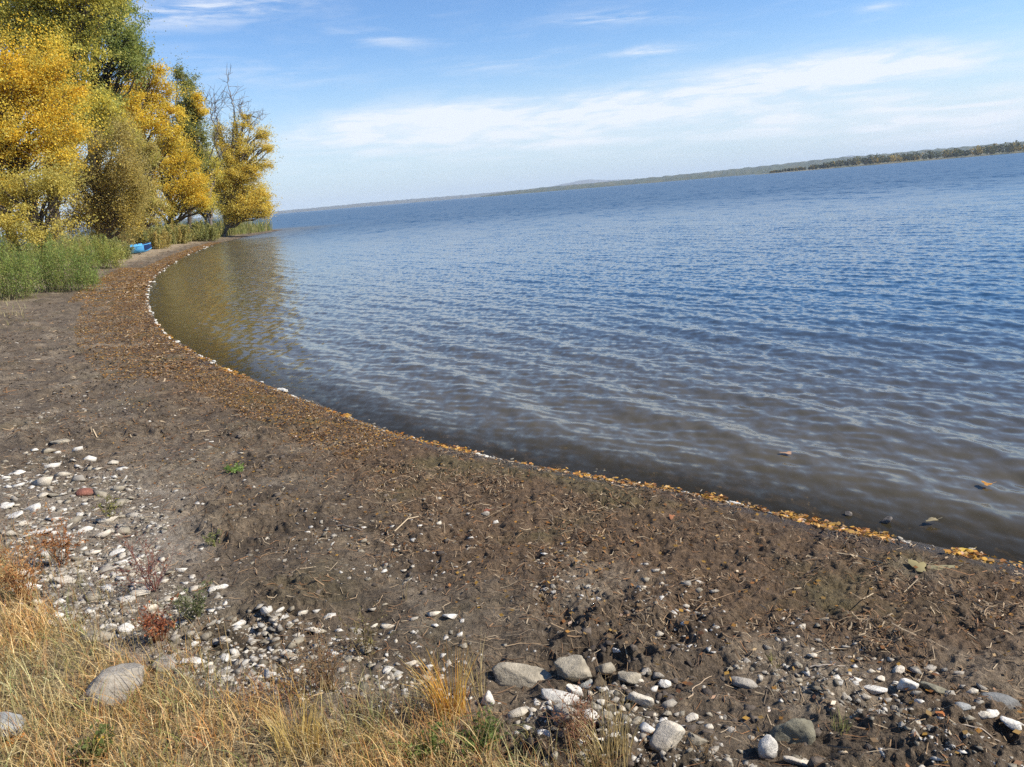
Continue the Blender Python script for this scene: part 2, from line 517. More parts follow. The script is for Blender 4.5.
def build_far():
    ridge('far_hills', 480, 2000, 3600, interp([(480,.5),(500,2.5),(540,4),(650,4.8),(760,6.5),(830,8),(900,8),(2000,9)]), 2500,
          [(.05,.06,.03),(.065,.075,.035),(.045,.055,.028),(.085,.08,.035)], 420, .10, 3)
    ridge('distant_hills', 150, 620, 8200, interp([(150,2.4),(280,2.4),(380,3.4),(470,3),(620,4)]), 3000,
          [(.06,.06,.05),(.09,.08,.05)], 200, .15, 4)
    ridge('mountain', 470, 1000, 11500, interp([(470,1),(545,3.5),(575,7),(588,8),(605,6),(660,3),(760,4),(820,6),(850,9),(880,6),(1000,3)]), 3000,
          [(.12,.12,.12)], 140, .05, 5)
    # spit of flat land carrying the near wood of the opposite shore
    ridge('far_shore', 755, 2000, 1650, interp([(755,.2),(815,.6),(850,1.2),(1000,1.6),(1300,2)]), 900, [(.16,.14,.08),(.10,.10,.05)], 120, .2, 6)
    # the wood: many crowns of leaf clumps
    R = np.random.default_rng(8)
    g = Geo()
    pal = [C(.08,.08,.03), C(.11,.10,.035), C(.06,.068,.028), C(.26,.19,.05), C(.10,.09,.04), C(.31,.22,.055), C(.07,.078,.03), C(.06,.07,.03)]
    for i in range(1100):
        px = (R.uniform(770, 824) if i % 9 == 0 else R.uniform(824, 1260)) if i < 560 else R.uniform(1260, 1950)
        row = R.uniform(0, 1)
        D = 1670 + 260 * row
        q = at_depth(px, 214 - (px - 273) * .0836, 1.0); b = q[:2] / np.linalg.norm(q[:2])
        env = float(np.interp(px, [770, 822, 850, 880, 920, 960, 1000, 1030, 1260], [3, 8, 14, 16, 14, 15, 17, 15, 17]))
        h = env * R.uniform(.5, 1.25); w = h * R.uniform(.32, .5)
        if 915 < px < 945 and R.uniform() < .55: continue
        n = 46
        P = R.normal(size=(n, 3)); P /= np.linalg.norm(P, axis=1, keepdims=True); P *= (R.uniform(.5, 1, (n, 1)))
        P = P * [w, w, h * .48] + [b[0] * D, b[1] * D, 1.5 + h * .55]
        V, Fq = leaves(P, np.full(n, 3.4), .8, R=R)
        c = pal[R.integers(len(pal))] * R.uniform(.8, 1.3)
        g.add(V, Fq, c)
    o = g.build('far_woods', M_LEAF); tag(o, 'far off autumn wood of mixed green and yellow trees along the opposite shore', 'wood', kind='stuff')

# ------------------------------------------------------------------ trees
GOLD = [C(.80,.53,.06), C(.85,.60,.08), C(.74,.46,.04), C(.62,.47,.08), C(.50,.42,.09)]
ORANGE = [C(.82,.52,.05), C(.80,.46,.035), C(.86,.58,.07), C(.58,.44,.08), C(.46,.40,.09)]
OLIVE = [C(.54,.46,.10), C(.44,.40,.10), C(.64,.51,.09), C(.74,.55,.08), C(.36,.35,.09)]
GREEN = [C(.26,.29,.085), C(.33,.34,.09), C(.20,.24,.075), C(.42,.39,.09)]
TAN = [C(.46,.34,.11), C(.39,.29,.095), C(.52,.38,.12), C(.34,.28,.09), C(.54,.38,.07)]
PALE = [C(.56,.44,.11), C(.48,.39,.10), C(.64,.47,.09), C(.40,.34,.09)]
DARKG = [C(.21,.22,.075), C(.27,.26,.075), C(.36,.31,.075), C(.17,.19,.068)]
for _p in (GOLD, ORANGE, OLIVE, GREEN, TAN, PALE, DARKG):
    for _c in _p: _c[:] = np.minimum(_c * np.array([1.10, 1.16, 1.15]), .93)
BARKC = C(.10, .078, .058)

def wiggle(a, b, n, amp, R, sag=0.0):
    t = np.linspace(0, 1, n)[:, None]
    p = a * (1 - t) + b * t
    L = np.linalg.norm(b - a)
    off = np.cumsum(R.normal(size=(n, 3)), 0) * amp * L / n
    off -= off[:1]; off = off - t * off[-1:]
    p = p + off
    p[:, 2] += sag * L * np.sin(np.pi * t[:, 0])
    return p

def tree(name, label, Y, base_px, lobes, pal, seed, leaf=0.19, clumps=1.0, per=75, trunk_r=0.28, bare=(), barkc=BARKC, droop=0.0, group='trees along the shore'):
    """lobes: (px, py, rx_px, ry_px[, palette]) as seen from the path, each with its own depth"""
    R = np.random.default_rng(seed)
    b = at_depth(base_px, 230, Y)
    bz = float(ground_z(np.array([b[0]]), np.array([b[1]]), False)[0])
    base = np.array([b[0], b[1], bz - .15])
    root = empty(name, base); tag(root, label, 'tree', group)
    gt = Geo(); gl = Geo()
    sc = Y / F * 1.06
    L = []
    for q in lobes:
        c = at_depth(q[0], q[1], Y + R.uniform(-1, 1) * q[2] * sc * .5)
        L.append((c, q[2] * sc, q[3] * sc, q[4] if len(q) > 4 else pal))
    L0 = L; L = []
    for (c, rx, rz, pl) in L0:
        L.append((c, rx * .78, rz * .78, pl))
        for _ in range(4):
            dd = R.normal(size=3); dd /= np.linalg.norm(dd)
            L.append((c + dd * [rx * .68, (rx + rz) * .34, rz * .68], rx * R.uniform(.3, .5), rz * R.uniform(.32, .58), pl))
    top = max(l[0][2] for l in L)
    cx = np.mean([l[0] for l in L], 0)
    crown_top = np.array([cx[0], cx[1], top])
    tr = wiggle(base, crown_top, 12, .12, R)
    gt.add(*tube(tr, np.linspace(trunk_r, .04, 12), 8), barkc)
    for (c, rx, rz, pl) in L:
        # a limb into the lobe
        k = int(np.clip((c[2] - base[2]) / (top - base[2]) * 11 * .62, 1, 9))
        st = tr[k]
        limb = wiggle(st, c, 8, .25, R, .05)
        r1 = trunk_r * (1 - k / 12) * .6 + .03
        gt.add(*tube(limb, np.linspace(r1, .035, 8), 6), barkc)
        ry = (rx + rz) * .5
        vol = rx * rz * ry
        nc = int(clumps * (4 + 10.5 * rx * rz))
        D = R.normal(size=(nc, 3)); D /= np.linalg.norm(D, axis=1, keepdims=True)
        rad = R.uniform(.15, 1.35, (nc, 1)) ** .6
        wobn = 1 + .42 * np.sin(D[:, :1] * 4 + seed) * np.cos(D[:, 2:] * 5 + seed * 2)
        P = c + D * rad * wobn * [rx, ry, rz]
        P = P[P[:, 2] > bz + .5]
        gap = perlin(P[:, 0] * .45 + seed * 3.7, P[:, 2] * .6 + P[:, 1] * .3)
        P = P[gap > -.16 + .1 * R.normal(size=len(P))]
        for p in P:
            # twig
            if R.uniform() < .5:
                st2 = limb[R.integers(3, 8)]
                gt.add(*tube(wiggle(st2, p, 5, .25, R), np.linspace(.035, .012, 5), 4), barkc)
            n = int(per * 1.85 * R.uniform(.45, 1.4))
            sp = R.uniform(.3, .8) * min(1, .45 + .25 * rx)
            Q = R.normal(size=(n, 3)) * [sp, sp, sp * (.6 + droop)] + p
            ov = (p - c) / (np.linalg.norm(p - c) + 1e-6) + [0, 0, .35] + R.normal(size=3) * .35
            Q = p + (Q - p) * .62 + ov[None] * (R.normal(size=(n, 1)) * sp * 1.05)
            st_ = R.uniform(size=n) < .07; Q[st_] = p + (Q[st_] - p) * 1.9
            if droop: Q[:, 2] -= np.abs(R.normal(size=n)) * droop * .8
            V, Fq = leaves(Q, np.full(n, leaf * .66), .72, R=R)
            base_c = pl[R.integers(len(pl))] * .6 + pl[R.integers(len(pl))] * .4
            cc = base_c[None] * R.uniform(.72, 1.22, (n, 1))
            odd = R.uniform(size=n) < .22
            cc[odd] = np.array([pl[R.integers(len(pl))] for _ in range(int(odd.sum()))]).reshape(-1, 3)
            gl.add(V, Fq, np.repeat(cc, 4, 0))
    for path in bare:
        P3 = np.array([at_depth(q[0], q[1], Y + (q[2] if len(q) > 2 else 0)) for q in path])
        t = np.linspace(0, len(P3) - 1, 5 * len(P3))
        P3 = np.stack([np.interp(t, np.arange(len(P3)), P3[:, i]) for i in range(3)], 1)
        P3 += R.normal(size=P3.shape) * .06
        n = len(P3)
        gt.add(*tube(P3, np.linspace(.085, .02, n), 5), barkc)
        for _ in range(int(n * .9)):
            s = P3[R.integers(n // 4, n)]
            e = s + R.normal(size=3) * [.9, .6, .5] + [0, 0, .7]
            tw = wiggle(s, e, 5, .3, R)
            gt.add(*tube(tw, np.linspace(.024, .012, 5), 4), barkc)
            e2 = tw[3] + R.normal(size=3) * .45 + [0, 0, .2]
            gt.add(*tube(np.array([tw[2], (tw[2] + e2) / 2 + R.normal(size=3) * .05, e2]), np.linspace(.022, .012, 3), 3), barkc)
    gt.build('trunk', M_BARK, root, True)
    gl.build('crown', M_LEAF, root)
    return root

def build_trees():
    tree('broadleaf_tree', 'nearest golden orange tree at the left edge of the photo, behind the green bushes', 44, 8,
         [(20,62,38,30),(48,100,34,36),(12,125,42,42),(58,145,30,34),(22,178,40,30),(-35,80,45,60),(-50,150,45,55),(5,90,30,30)], ORANGE, 1, .145, per=95, trunk_r=.32)
    tree('broadleaf_tree', 'tall olive yellow tree filling the top left corner, rising behind the golden orange tree', 60, 55,
         [(30,-15,55,42),(80,5,38,40),(68,52,34,34),(30,25,40,35),(100,-35,38,38),(78,100,30,26),(48,60,30,30),(98,125,26,24)], OLIVE, 2, .21, trunk_r=.4)
    tree('broadleaf_tree', 'tall green tree with a dark forked trunk and a small sky gap beside it', 68, 97,
         [(128,38,18,26),(112,15,20,22),(138,62,13,20),(96,-12,26,22),(118,60,12,18),(108,100,12,14),(88,28,10,16,OLIVE)], GREEN, 3, .2, trunk_r=.36,
         bare=[[(97,140),(96,95),(93,70)],[(97,105),(106,78),(116,58)]], barkc=C(.045,.036,.03))
    tree('broadleaf_tree', 'mid height golden tree standing right below the tall green tree', 72, 138,
         [(150,84,22,22),(125,102,24,20),(160,108,18,22),(136,128,26,18),(148,66,11,9),(118,128,20,20),(165,135,14,14),(108,92,10,12)], GOLD, 4, .2, trunk_r=.3)
    tree('broadleaf_tree', 'slim dark olive green tree between two golden trees', 82, 188,
         [(186,84,9,16),(190,105,13,18),(183,125,14,18),(199,104,8,9,GOLD),(196,130,12,16),(190,150,14,14)], DARKG, 5, .2, trunk_r=.25)
    tree('willow_tree', 'drooping tan brown willow beside the beach behind the blue boat', 54, 100,
         [(106,140,24,22),(92,168,28,26),(122,172,24,28),(78,195,26,24),(112,200,32,22),(134,205,14,20),(100,218,34,14),(130,160,16,18),(72,170,16,18)], TAN, 6, .135, per=110, droop=.5, trunk_r=.3)
    tree('broadleaf_tree', 'bright yellow rounded tree reaching down to the reeds, left of the dead tree', 77, 172,
         [(172,155,22,17),(188,178,22,22),(165,180,22,22),(196,200,14,13),(172,205,26,12),(158,150,12,12),(150,195,14,18),(180,140,12,8)], GOLD, 7, .19, trunk_r=.28)
    tree('broadleaf_tree', 'golden tree with bare dead branches at the top, last on the point', 90, 222,
         [(240,166,17,13),(246,188,18,15),(232,200,16,14),(255,150,11,8),(262,134,7,5),(256,205,13,10),(266,212,7,5),(224,150,8,10),(230,172,12,14),(240,210,18,9),(268,148,4,4),(222,180,12,16),(236,178,16,14),(250,175,13,12),(258,192,12,12),(226,208,14,9),(245,150,15,15),(230,148,9,14),(258,165,12,12),(226,165,10,14),(264,198,7,11),(252,205,16,10),(240,215,20,7), (235,132,7,12),(214,128,6,14),(246,122,6,8)], [C(.82,.62,.12), C(.74,.58,.13), C(.86,.64,.10), C(.62,.54,.14)], 8, .18, clumps=.85, per=60, trunk_r=.28,
         bare=[[(224,190),(232,150),(236,130),(240,110),(240,104)],[(236,132),(233,105),(229,90),(228,72)],[(240,115),(252,116),(262,120)],[(238,125),(248,122),(256,128)],[(230,160),(222,135),(216,112),(214,92)],[(222,140),(211,118),(212,98)]], barkc=C(.19,.16,.135))
    tree('dead_tree', 'nearly bare grey tree with leafless limbs, left of the last golden tree', 86, 212,
         [(210,168,10,14),(207,190,12,14),(214,205,12,10),(204,150,6,8)], OLIVE, 9, .17, clumps=.7, per=45, trunk_r=.22,
         bare=[[(212,215),(207,175),(203,150),(200,120),(204,102)],[(207,165),(215,145),(218,125),(213,105)],[(205,155),(198,140),(203,118)],[(209,180),(216,160),(224,150)]], barkc=C(.16,.135,.115))
    tree('broadleaf_tree', 'low pale yellow green tree in front of the golden orange tree, above the bushes', 38, 45,
         [(42,186,24,20),(22,205,32,18),(60,212,24,15),(30,225,40,12),(58,190,14,14),(-20,200,30,30)], PALE, 10, .125, per=95, trunk_r=.14)
    tree('broadleaf_tree', 'shadowed olive tree low behind the bright yellow tree and the dead tree', 98, 205,
         [(206,185,14,16),(198,165,12,14),(218,200,14,12),(190,205,18,12),(212,160,8,10)], OLIVE, 11, .2, clumps=.9, trunk_r=.22)
    tree('broadleaf_tree', 'bushy brown olive tree low between the willow and the bright yellow tree', 68, 145,
         [(145,165,16,20),(140,190,18,20),(150,210,18,14),(130,215,20,12),(142,145,12,14)], TAN[:3] + OLIVE[:2], 12, .18, trunk_r=.2)
    # trees just outside the frame, needed for the reflections and shade
    tree('broadleaf_tree', 'golden tree just outside the left edge of the photo, behind the bushes', 34, -95,
         [(-100,60,50,50),(-130,110,55,55),(-70,130,45,50),(-100,180,60,40)], GOLD, 13, .2, clumps=.6, trunk_r=.3)
    tree('broadleaf_tree', 'olive tree farther left than the photo shows, at the back of the beach', 40, -330,
         [(-330,60,55,45),(-370,110,60,50),(-290,120,50,45),(-330,170,70,40)], OLIVE, 14, .2, clumps=.6, trunk_r=.3)
    tree('broadleaf_tree', 'golden tree farthest left, well outside the photo', 30, -620,
         [(-620,60,70,55),(-680,120,70,60),(-560,130,65,55),(-620,180,90,45)], ORANGE, 15, .18, clumps=.6, trunk_r=.3)

# ------------------------------------------------------------------ shrubs, reeds
def shrub(name, label, px, py, wpx, hpx, pal, seed, n_st=70, leaf=.035, group='green bushes on the upper beach', Yd=None):
    R = np.random.default_rng(seed)
    b = on_ground(px, py) if Yd is None else at_depth(px, py, Yd); Y = b[1]; sc = Y / F * 1.08
    b[2] = float(ground_z(np.array([b[0]]), np.array([b[1]]))[0]) - .03
    root = empty(name, b); tag(root, label, 'bush', group)
    W = wpx * sc / 2; Hh = hpx * sc
    gs = Geo(); gl = Geo()
    for i in range(n_st):
        a = R.uniform(0, 2 * np.pi); rr = math.sqrt(R.uniform()) 
        foot = b + [math.cos(a) * rr * W * .75, math.sin(a) * rr * W * .6, 0]
        foot[2] = b[2] + (base_z(shore_dist(foot[0], foot[1])) - base_z(shore_dist(b[0], b[1])))
        hh = Hh * R.uniform(.6, 1.05) * (1 - .35 * rr * rr)
        tip = foot + [math.cos(a) * W * .35 * rr + R.normal() * .08, math.sin(a) * W * .3 * rr + R.normal() * .08, hh]
        p = wiggle(foot, tip, 6, .2, R)
        gs.add(*tube(p, np.linspace(.009, .003, 6), 4), C(.16, .14, .06))
        n = int(190 * hh / max(Hh, .1))
        t = R.uniform(.08, 1, n) ** .8
        Q = np.stack([np.interp(t, np.linspace(0, 1, 6), p[:, k]) for k in range(3)], 1)
        Q += R.normal(size=(n, 3)) * (.05 + .09 * (1 - t[:, None])) * [1, 1, .7]
        dirs = R.normal(size=(n, 3)) * [.6, .6, .3] + [0, 0, .8]
        V, Fq = leaves(Q, np.full(n, leaf * 1.9), .28, R=R, dirs=dirs)
        c = pal[R.integers(len(pal))]
        gl.add(V, Fq, np.repeat(c[None] * R.uniform(.7, 1.3, (n, 1)), 4, 0))
    gs.build('stem', M_BARK, root); gl.build('foliage', M_LEAF, root)
    return root

def build_shrubs():
    G1 = [C(.21,.27,.085), C(.27,.31,.105), C(.17,.23,.08), C(.34,.34,.12)]
    G2 = [C(.29,.32,.11), C(.36,.36,.12), C(.24,.28,.10), C(.42,.38,.14)]
    G3 = [C(.36,.35,.12), C(.44,.39,.13), C(.30,.31,.11)]
    for q in G1 + G2: q *= np.array([1.12, 1.14, .85])
    shrub('bush', 'dense dark green feathery bush nearest the beach, at the front of the bushes', 62, 291, 74, 52, G1, 21, 110)
    shrub('bush', 'green feathery bush cut by the left edge of the photo', 8, 298, 60, 58, G1, 22, 90)
    shrub('bush', 'paler green bush behind the dense dark green bush, towards the blue boat', 98, 268, 50, 32, G2, 23, 80, .05)
    shrub('bush', 'yellowish green tall bush at the left, under the pale yellow green tree', 20, 272, 70, 48, G2, 24, 90, .05)
    shrub('bush', 'low grey green bush reaching the left end of the blue boat', 116, 259, 26, 20, G3, 25, 60, .06)
    shrub('bush', 'light green bush rising behind the middle of the bushes', 62, 262, 56, 34, G3, 26, 80, .05)
    shrub('bush', 'small sparse green bush at the right foot of the dense dark green bush', 88, 284, 22, 16, G1, 27, 40, .04)

    for k, (px, py, w, h, lab) in enumerate([(150,236,34,24,'brownish green undergrowth bush behind the beach, just right of the blue boat'),
            (172,233,32,21,'olive bush under the bright yellow tree'), (202,231,32,18,'green bush at the left end of the reeds, under the dead tree'), (118,240,24,18,'tan brown bush under the willow, above the blue boat')]):
        shrub('bush', lab, px, py, w, h, [G3 + TAN[:2], G3 + TAN[:1], G3, [C(.40,.31,.12), C(.34,.26,.10)]][k], 28 + k, 60, .10, 'undergrowth below the trees', [64, 74, 80, 57][k])

def scatter_poly(poly, n, R=rng):
    poly = np.array(poly); mn = poly.min(0); mx = poly.max(0)
    P = R.uniform(mn, mx, (int(n * 2.5) + 50, 2))
    inside = np.zeros(len(P), bool)
    j = len(poly) - 1
    for i in range(len(poly)):
        xi, yi = poly[i]; xj, yj = poly[j]
        c = ((yi > P[:, 1]) != (yj > P[:, 1])) & (P[:, 0] < (xj - xi) * (P[:, 1] - yi) / (yj - yi + 1e-12) + xi)
        inside ^= c; j = i
    return P[inside][:n]

def inpoly(P, poly):
    inside = np.zeros(len(P), bool); j = len(poly) - 1
    for i in range(len(poly)):
        xi, yi = poly[i]; xj, yj = poly[j]
        inside ^= ((yi > P[:, 1]) != (yj > P[:, 1])) & (P[:, 0] < (xj - xi) * (P[:, 1] - yi) / (yj - yi + 1e-12) + xi)
        j = i
    return inside

def gpoly(pp, z=.5): return [at_z(x, y, z)[:2] for x, y in pp]

def build_reeds():
    R = np.random.default_rng(31)
    poly = [(-29.5,72),(-31.5,86),(-31.2,97),(-31.2,110),(-33,114),(-39,114),(-40,80),(-36,62),(-33,62)]
    P = scatter_poly(poly, 9000, R)
    d = shore_dist(P[:, 0], P[:, 1]); P = P[d > 1.2]; d = d[d > 1.2]
    n = len(P)
    z = ground_z(P[:, 0], P[:, 1], False)
    dens = sstep(-.35, .25, fbm(P[:, 0] * .35, P[:, 1] * .35, 2))
    V, Fq, k = blades(np.column_stack([P, z]), R.uniform(0, 6.28, n), R.uniform(.9, 2.3, n) * (.45 + .6 * dens), R.uniform(.1, .8, n), R.uniform(.03, .06, n), R)
    pal = np.array([(.19,.22,.06), (.25,.25,.08), (.30,.27,.09), (.15,.19,.055), (.38,.31,.13)])
    c = pal[R.integers(len(pal), size=n)] * R.uniform(.8, 1.2, (n, 1))
    tag(mesh('reeds', V, Fq, M_GRASS, np.repeat(c, k, 0)), 'green reeds and tall grass in front of the trees on the point', 'reeds', kind='stuff')
    # dry pale grass along the upper beach
    poly = [(-9.5,13),(-12,20),(-16,27),(-22,38),(-28,56),(-31,72),(-34,60),(-30,40),(-26,28),(-20,18),(-13,10)]
    P = scatter_poly(poly, 16000, R)
    d = shore_dist(P[:, 0], P[:, 1]); dens = fbm(P[:, 0] * .5, P[:, 1] * .5, 3)
    m = (d > 3.0 + dens * 2) & (R.uniform(size=len(P)) < .3 + .8 * sstep(-.2, .2, dens)); P = P[m]; n = len(P)
    z = ground_z(P[:, 0], P[:, 1], False)
    V, Fq, k = blades(np.column_stack([P, z]), R.uniform(0, 6.28, n), R.uniform(.08, .32, n), R.uniform(.3, 1.5, n), R.uniform(.008, .02, n), R)
    pal = np.array([(.40,.33,.16), (.46,.36,.18), (.32,.27,.12), (.24,.24,.09)])
    c = pal[R.integers(len(pal), size=n)] * R.uniform(.8, 1.2, (n, 1))
    tag(mesh('pale_grass', V, Fq, M_GRASS, np.repeat(c, k, 0)), 'short pale dry grass on the upper beach by the bushes and the boat', 'grass', kind='stuff')

# ------------------------------------------------------------------ near bank grass
def BANK():
    return gpoly([(0,535),(50,590),(120,640),(200,668),(280,690),(360,690),(430,690),(500,715),(560,742),(640,767)]) + \
        [np.array(p) for p in [(.3,1.3),(-1.2,.9),(-4.0,1.2),(-5.4,3.4),(-4.6,5.0)]]
def build_grass():
    R = np.random.default_rng(41)
    poly = BANK()
    def field(P, L, W, bend, pal, name, label, dens_lo, sc=1.6):
        dens = fbm(P[:, 0] * sc + 3, P[:, 1] * sc, 3)
        keep = R.uniform(size=len(P)) < dens_lo + .9 * sstep(-.25, .25, dens)
        P = P[keep]; n = len(P)
        z = ground_z(P[:, 0], P[:, 1]) - .01
        az = R.normal(2.6, 1.9, n)
        V, Fq, k = blades(np.column_stack([P, z]), az, R.uniform(*L, n), R.uniform(*bend, n), R.uniform(*W, n), R, 5)
        c = pal[R.integers(len(pal), size=n)] * R.uniform(.7, 1.25, (n, 1))
        hue = fbm(P[:, 0] * 2.2 + 50, P[:, 1] * 2.2, 2)[:, None]
        c = c * (1 + np.clip(hue, -.3, .3) * np.array([[.6, 0, -.3]]))
        tag(mesh(name, V, Fq, M_GRASS, np.clip(np.repeat(c, k, 0), 0, 1)), label, 'grass', kind='stuff')
    straw = 1.12 * np.array([(.60,.45,.20), (.66,.51,.25), (.42,.29,.11), (.36,.25,.09), (.46,.26,.08), (.24,.26,.08), (.40,.20,.08), (.54,.40,.18)])
    P = scatter_poly(poly, 46000, R)
    field(P, (.04, .24), (.0020, .0042), (.4, 2.9), straw, 'dry_grass', 'dense straw coloured dry grass on the bank at the bottom left', .3)
    P = scatter_poly(poly, 10000, R); n = len(P)
    c = np.array([(.56,.42,.21), (.46,.34,.16), (.62,.49,.27), (.34,.24,.12)])[R.integers(4, size=n)] * R.uniform(.7, 1.15, (n, 1))
    V, Fq, c = strips(P, R.normal(2.6, 1.6, n), R.uniform(.03, .11, n), R.uniform(.0014, .003, n), R, c, .04)
    tag(mesh('straw_mat', V, Fq, M_GRASS, np.clip(c, 0, 1)), 'flattened dead straw matted under the standing dry grass', 'straw', kind='stuff')
    P = scatter_poly(gpoly([(140,610),(230,650),(330,650),(430,650),(520,690),(600,715),(660,767),(660,790),(430,790),(280,700),(160,660)]), 4200, R)
    field(P, (.04, .19), (.0018, .0038), (.3, 2.4), np.array([(.46,.32,.14), (.40,.20,.08), (.32,.14,.07), (.52,.40,.18), (.26,.23,.08), (.56,.36,.10)]), 'rusty_grass',
          'messy straw and rust coloured grass among the stones at the bottom centre', .05, 3.2)
    # thinner growth spilling over the stones
    edge2 = gpoly([(0,500),(80,545),(170,590),(260,640),(340,640),(430,640),(500,680),(580,715),(650,767)])
    P = scatter_poly(edge2 + [np.array(p) for p in [(.5,1.5),(-2,1.3),(-4.6,2.0),(-5.5,6.0)]], 17000, R)
    thin = np.array([(.40,.28,.12), (.33,.18,.07), (.26,.12,.06), (.44,.33,.15), (.22,.20,.07)])
    field(P, (.05, .22), (.0018, .0035), (.2, 1.5), thin, 'thin_grass', 'thin brown and reddish grass stems growing between the stones', .12, 2.6)

# ------------------------------------------------------------------ stones
_ICO = {}
def ico(sub):
    if sub not in _ICO:
        import bmesh
        bm = bmesh.new(); bmesh.ops.create_icosphere(bm, subdivisions=sub, radius=1.0)
        V = np.array([v.co[:] for v in bm.verts]); Fq = np.array([[v.index for v in q.verts] for q in bm.faces]); bm.free()
        _ICO[sub] = (V, Fq)
    return _ICO[sub]

def rock(R, sub, dims, angular=.8, rough=.075):
    V, Fq = ico(sub); V = V.copy()
    for _ in range(10 if angular > .4 else 8):
        n = R.normal(size=3); n /= np.linalg.norm(n)
        c = R.uniform(.18, .62) if (angular > .6 and sub < 3) else R.uniform(.32, .82) if angular > .6 else (R.uniform(.5, .85) if angular > .4 else R.uniform(.68, .95))
        s = V @ n; m = s > c
        V[m] -= n * ((s[m] - c) * (.97 if angular > .4 else .85))[:, None]
    q = V * 2.3 + R.uniform(-50, 50, 3)
    V = V * (1 + rough * 2.2 * (perlin(q[:, 0] + q[:, 2], q[:, 1] - q[:, 2]) + .5 * perlin(q[:, 0] * 2.7, q[:, 1] * 2.7 + q[:, 2] * 2.7)))[:, None]
    V = V / np.abs(V).max(0)
    return V * np.array(dims) * .5, Fq

STONE = {'white': C(.64,.59,.50), 'cream': C(.55,.48,.37), 'grey': C(.34,.30,.24), 'tan': C(.31,.265,.19), 'dark': C(.14,.12,.10),
         'red': C(.22,.09,.06), 'bluegrey': C(.29,.285,.26), 'olive': C(.19,.17,.115), 'slate': C(.17,.165,.15)}

def chip(R, n, dims):
    import bmesh
    P = R.normal(size=(n, 3)); P /= np.linalg.norm(P, axis=1, keepdims=True); P *= R.uniform(.5, 1.0, (n, 1))
    bm = bmesh.new()
    for p in P: bm.verts.new(p)
    r = bmesh.ops.convex_hull(bm, input=bm.verts)
    bmesh.ops.delete(bm, geom=[v for v in bm.verts if not v.link_faces], context='VERTS')
    bmesh.ops.triangulate(bm, faces=bm.faces[:])
    bmesh.ops.recalc_face_normals(bm, faces=bm.faces[:])
    bm.verts.index_update()
    V = np.array([v.co[:] for v in bm.verts]); Fq = np.array([[v.index for v in q.verts] for q in bm.faces]); bm.free()
    V = V - (V.max(0) + V.min(0)) / 2; V = V / np.abs(V).max(0)
    return V * np.array(dims) * .5, Fq

def rotz(V, a):
    c, s = math.cos(a), math.sin(a)
    return np.stack([V[:, 0] * c - V[:, 1] * s, V[:, 0] * s + V[:, 1] * c, V[:, 2]], 1)
def rotx(V, a):
    c, s = math.cos(a), math.sin(a)
    return np.stack([V[:, 0], V[:, 1] * c - V[:, 2] * s, V[:, 1] * s + V[:, 2] * c], 1)
def roty(V, a):
    c, s = math.cos(a), math.sin(a)
    return np.stack([V[:, 0] * c + V[:, 2] * s, V[:, 1], -V[:, 0] * s + V[:, 2] * c], 1)

def stone(px, py, w, h, kind, label, group=None, seed=None, yaw=None, tilt=None, sub=3, sink=.3, thick=.6, depth=.7, ang=.8, name='stone', z0=None):
    R = np.random.default_rng(seed if seed is not None else int(px * 7919 + py * 104729) % (2 ** 31))
    g = on_ground(px, py + h * .3) if z0 is None else at_z(px, py + h * .3, z0)
    dist = np.linalg.norm(g - CAM)
    sc = dist / F
    W = w * sc; D = W * depth; T = max(h * sc * thick, W * .16)
    V, Fq = rock(R, sub, (W, D, T), ang) if sub > 2 else chip(R, int(R.integers(8, 15)), (W, D, T))
    V = rotx(roty(V, (R.normal() * .12) if tilt is None else tilt), R.normal() * .12)
    V = rotz(V, R.normal() * .35 if yaw is None else yaw)
    zlo = V[:, 2].min(); hgt = V[:, 2].max() - zlo
    V[:, 2] -= zlo + sink * hgt
    c = STONE[kind] * R.uniform(.86, 1.1)
    vn = perlin(V[:, 0] * 40 / max(W, .05) * .1 + 5, V[:, 1] * 4 / max(W, .05) + V[:, 2] * 30)
    col = c[None] * (1 + .4 * vn[:, None])
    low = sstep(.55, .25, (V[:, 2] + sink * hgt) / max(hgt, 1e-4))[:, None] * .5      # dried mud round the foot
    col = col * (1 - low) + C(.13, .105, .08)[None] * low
    o = mesh(name, V, Fq, M_STONE, np.clip(col, 0, 1), ang < .5)
    if ang >= .5:
        pass
    o.location = [float(q) for q in g]
    tag(o, label, 'stone', group)
    return o

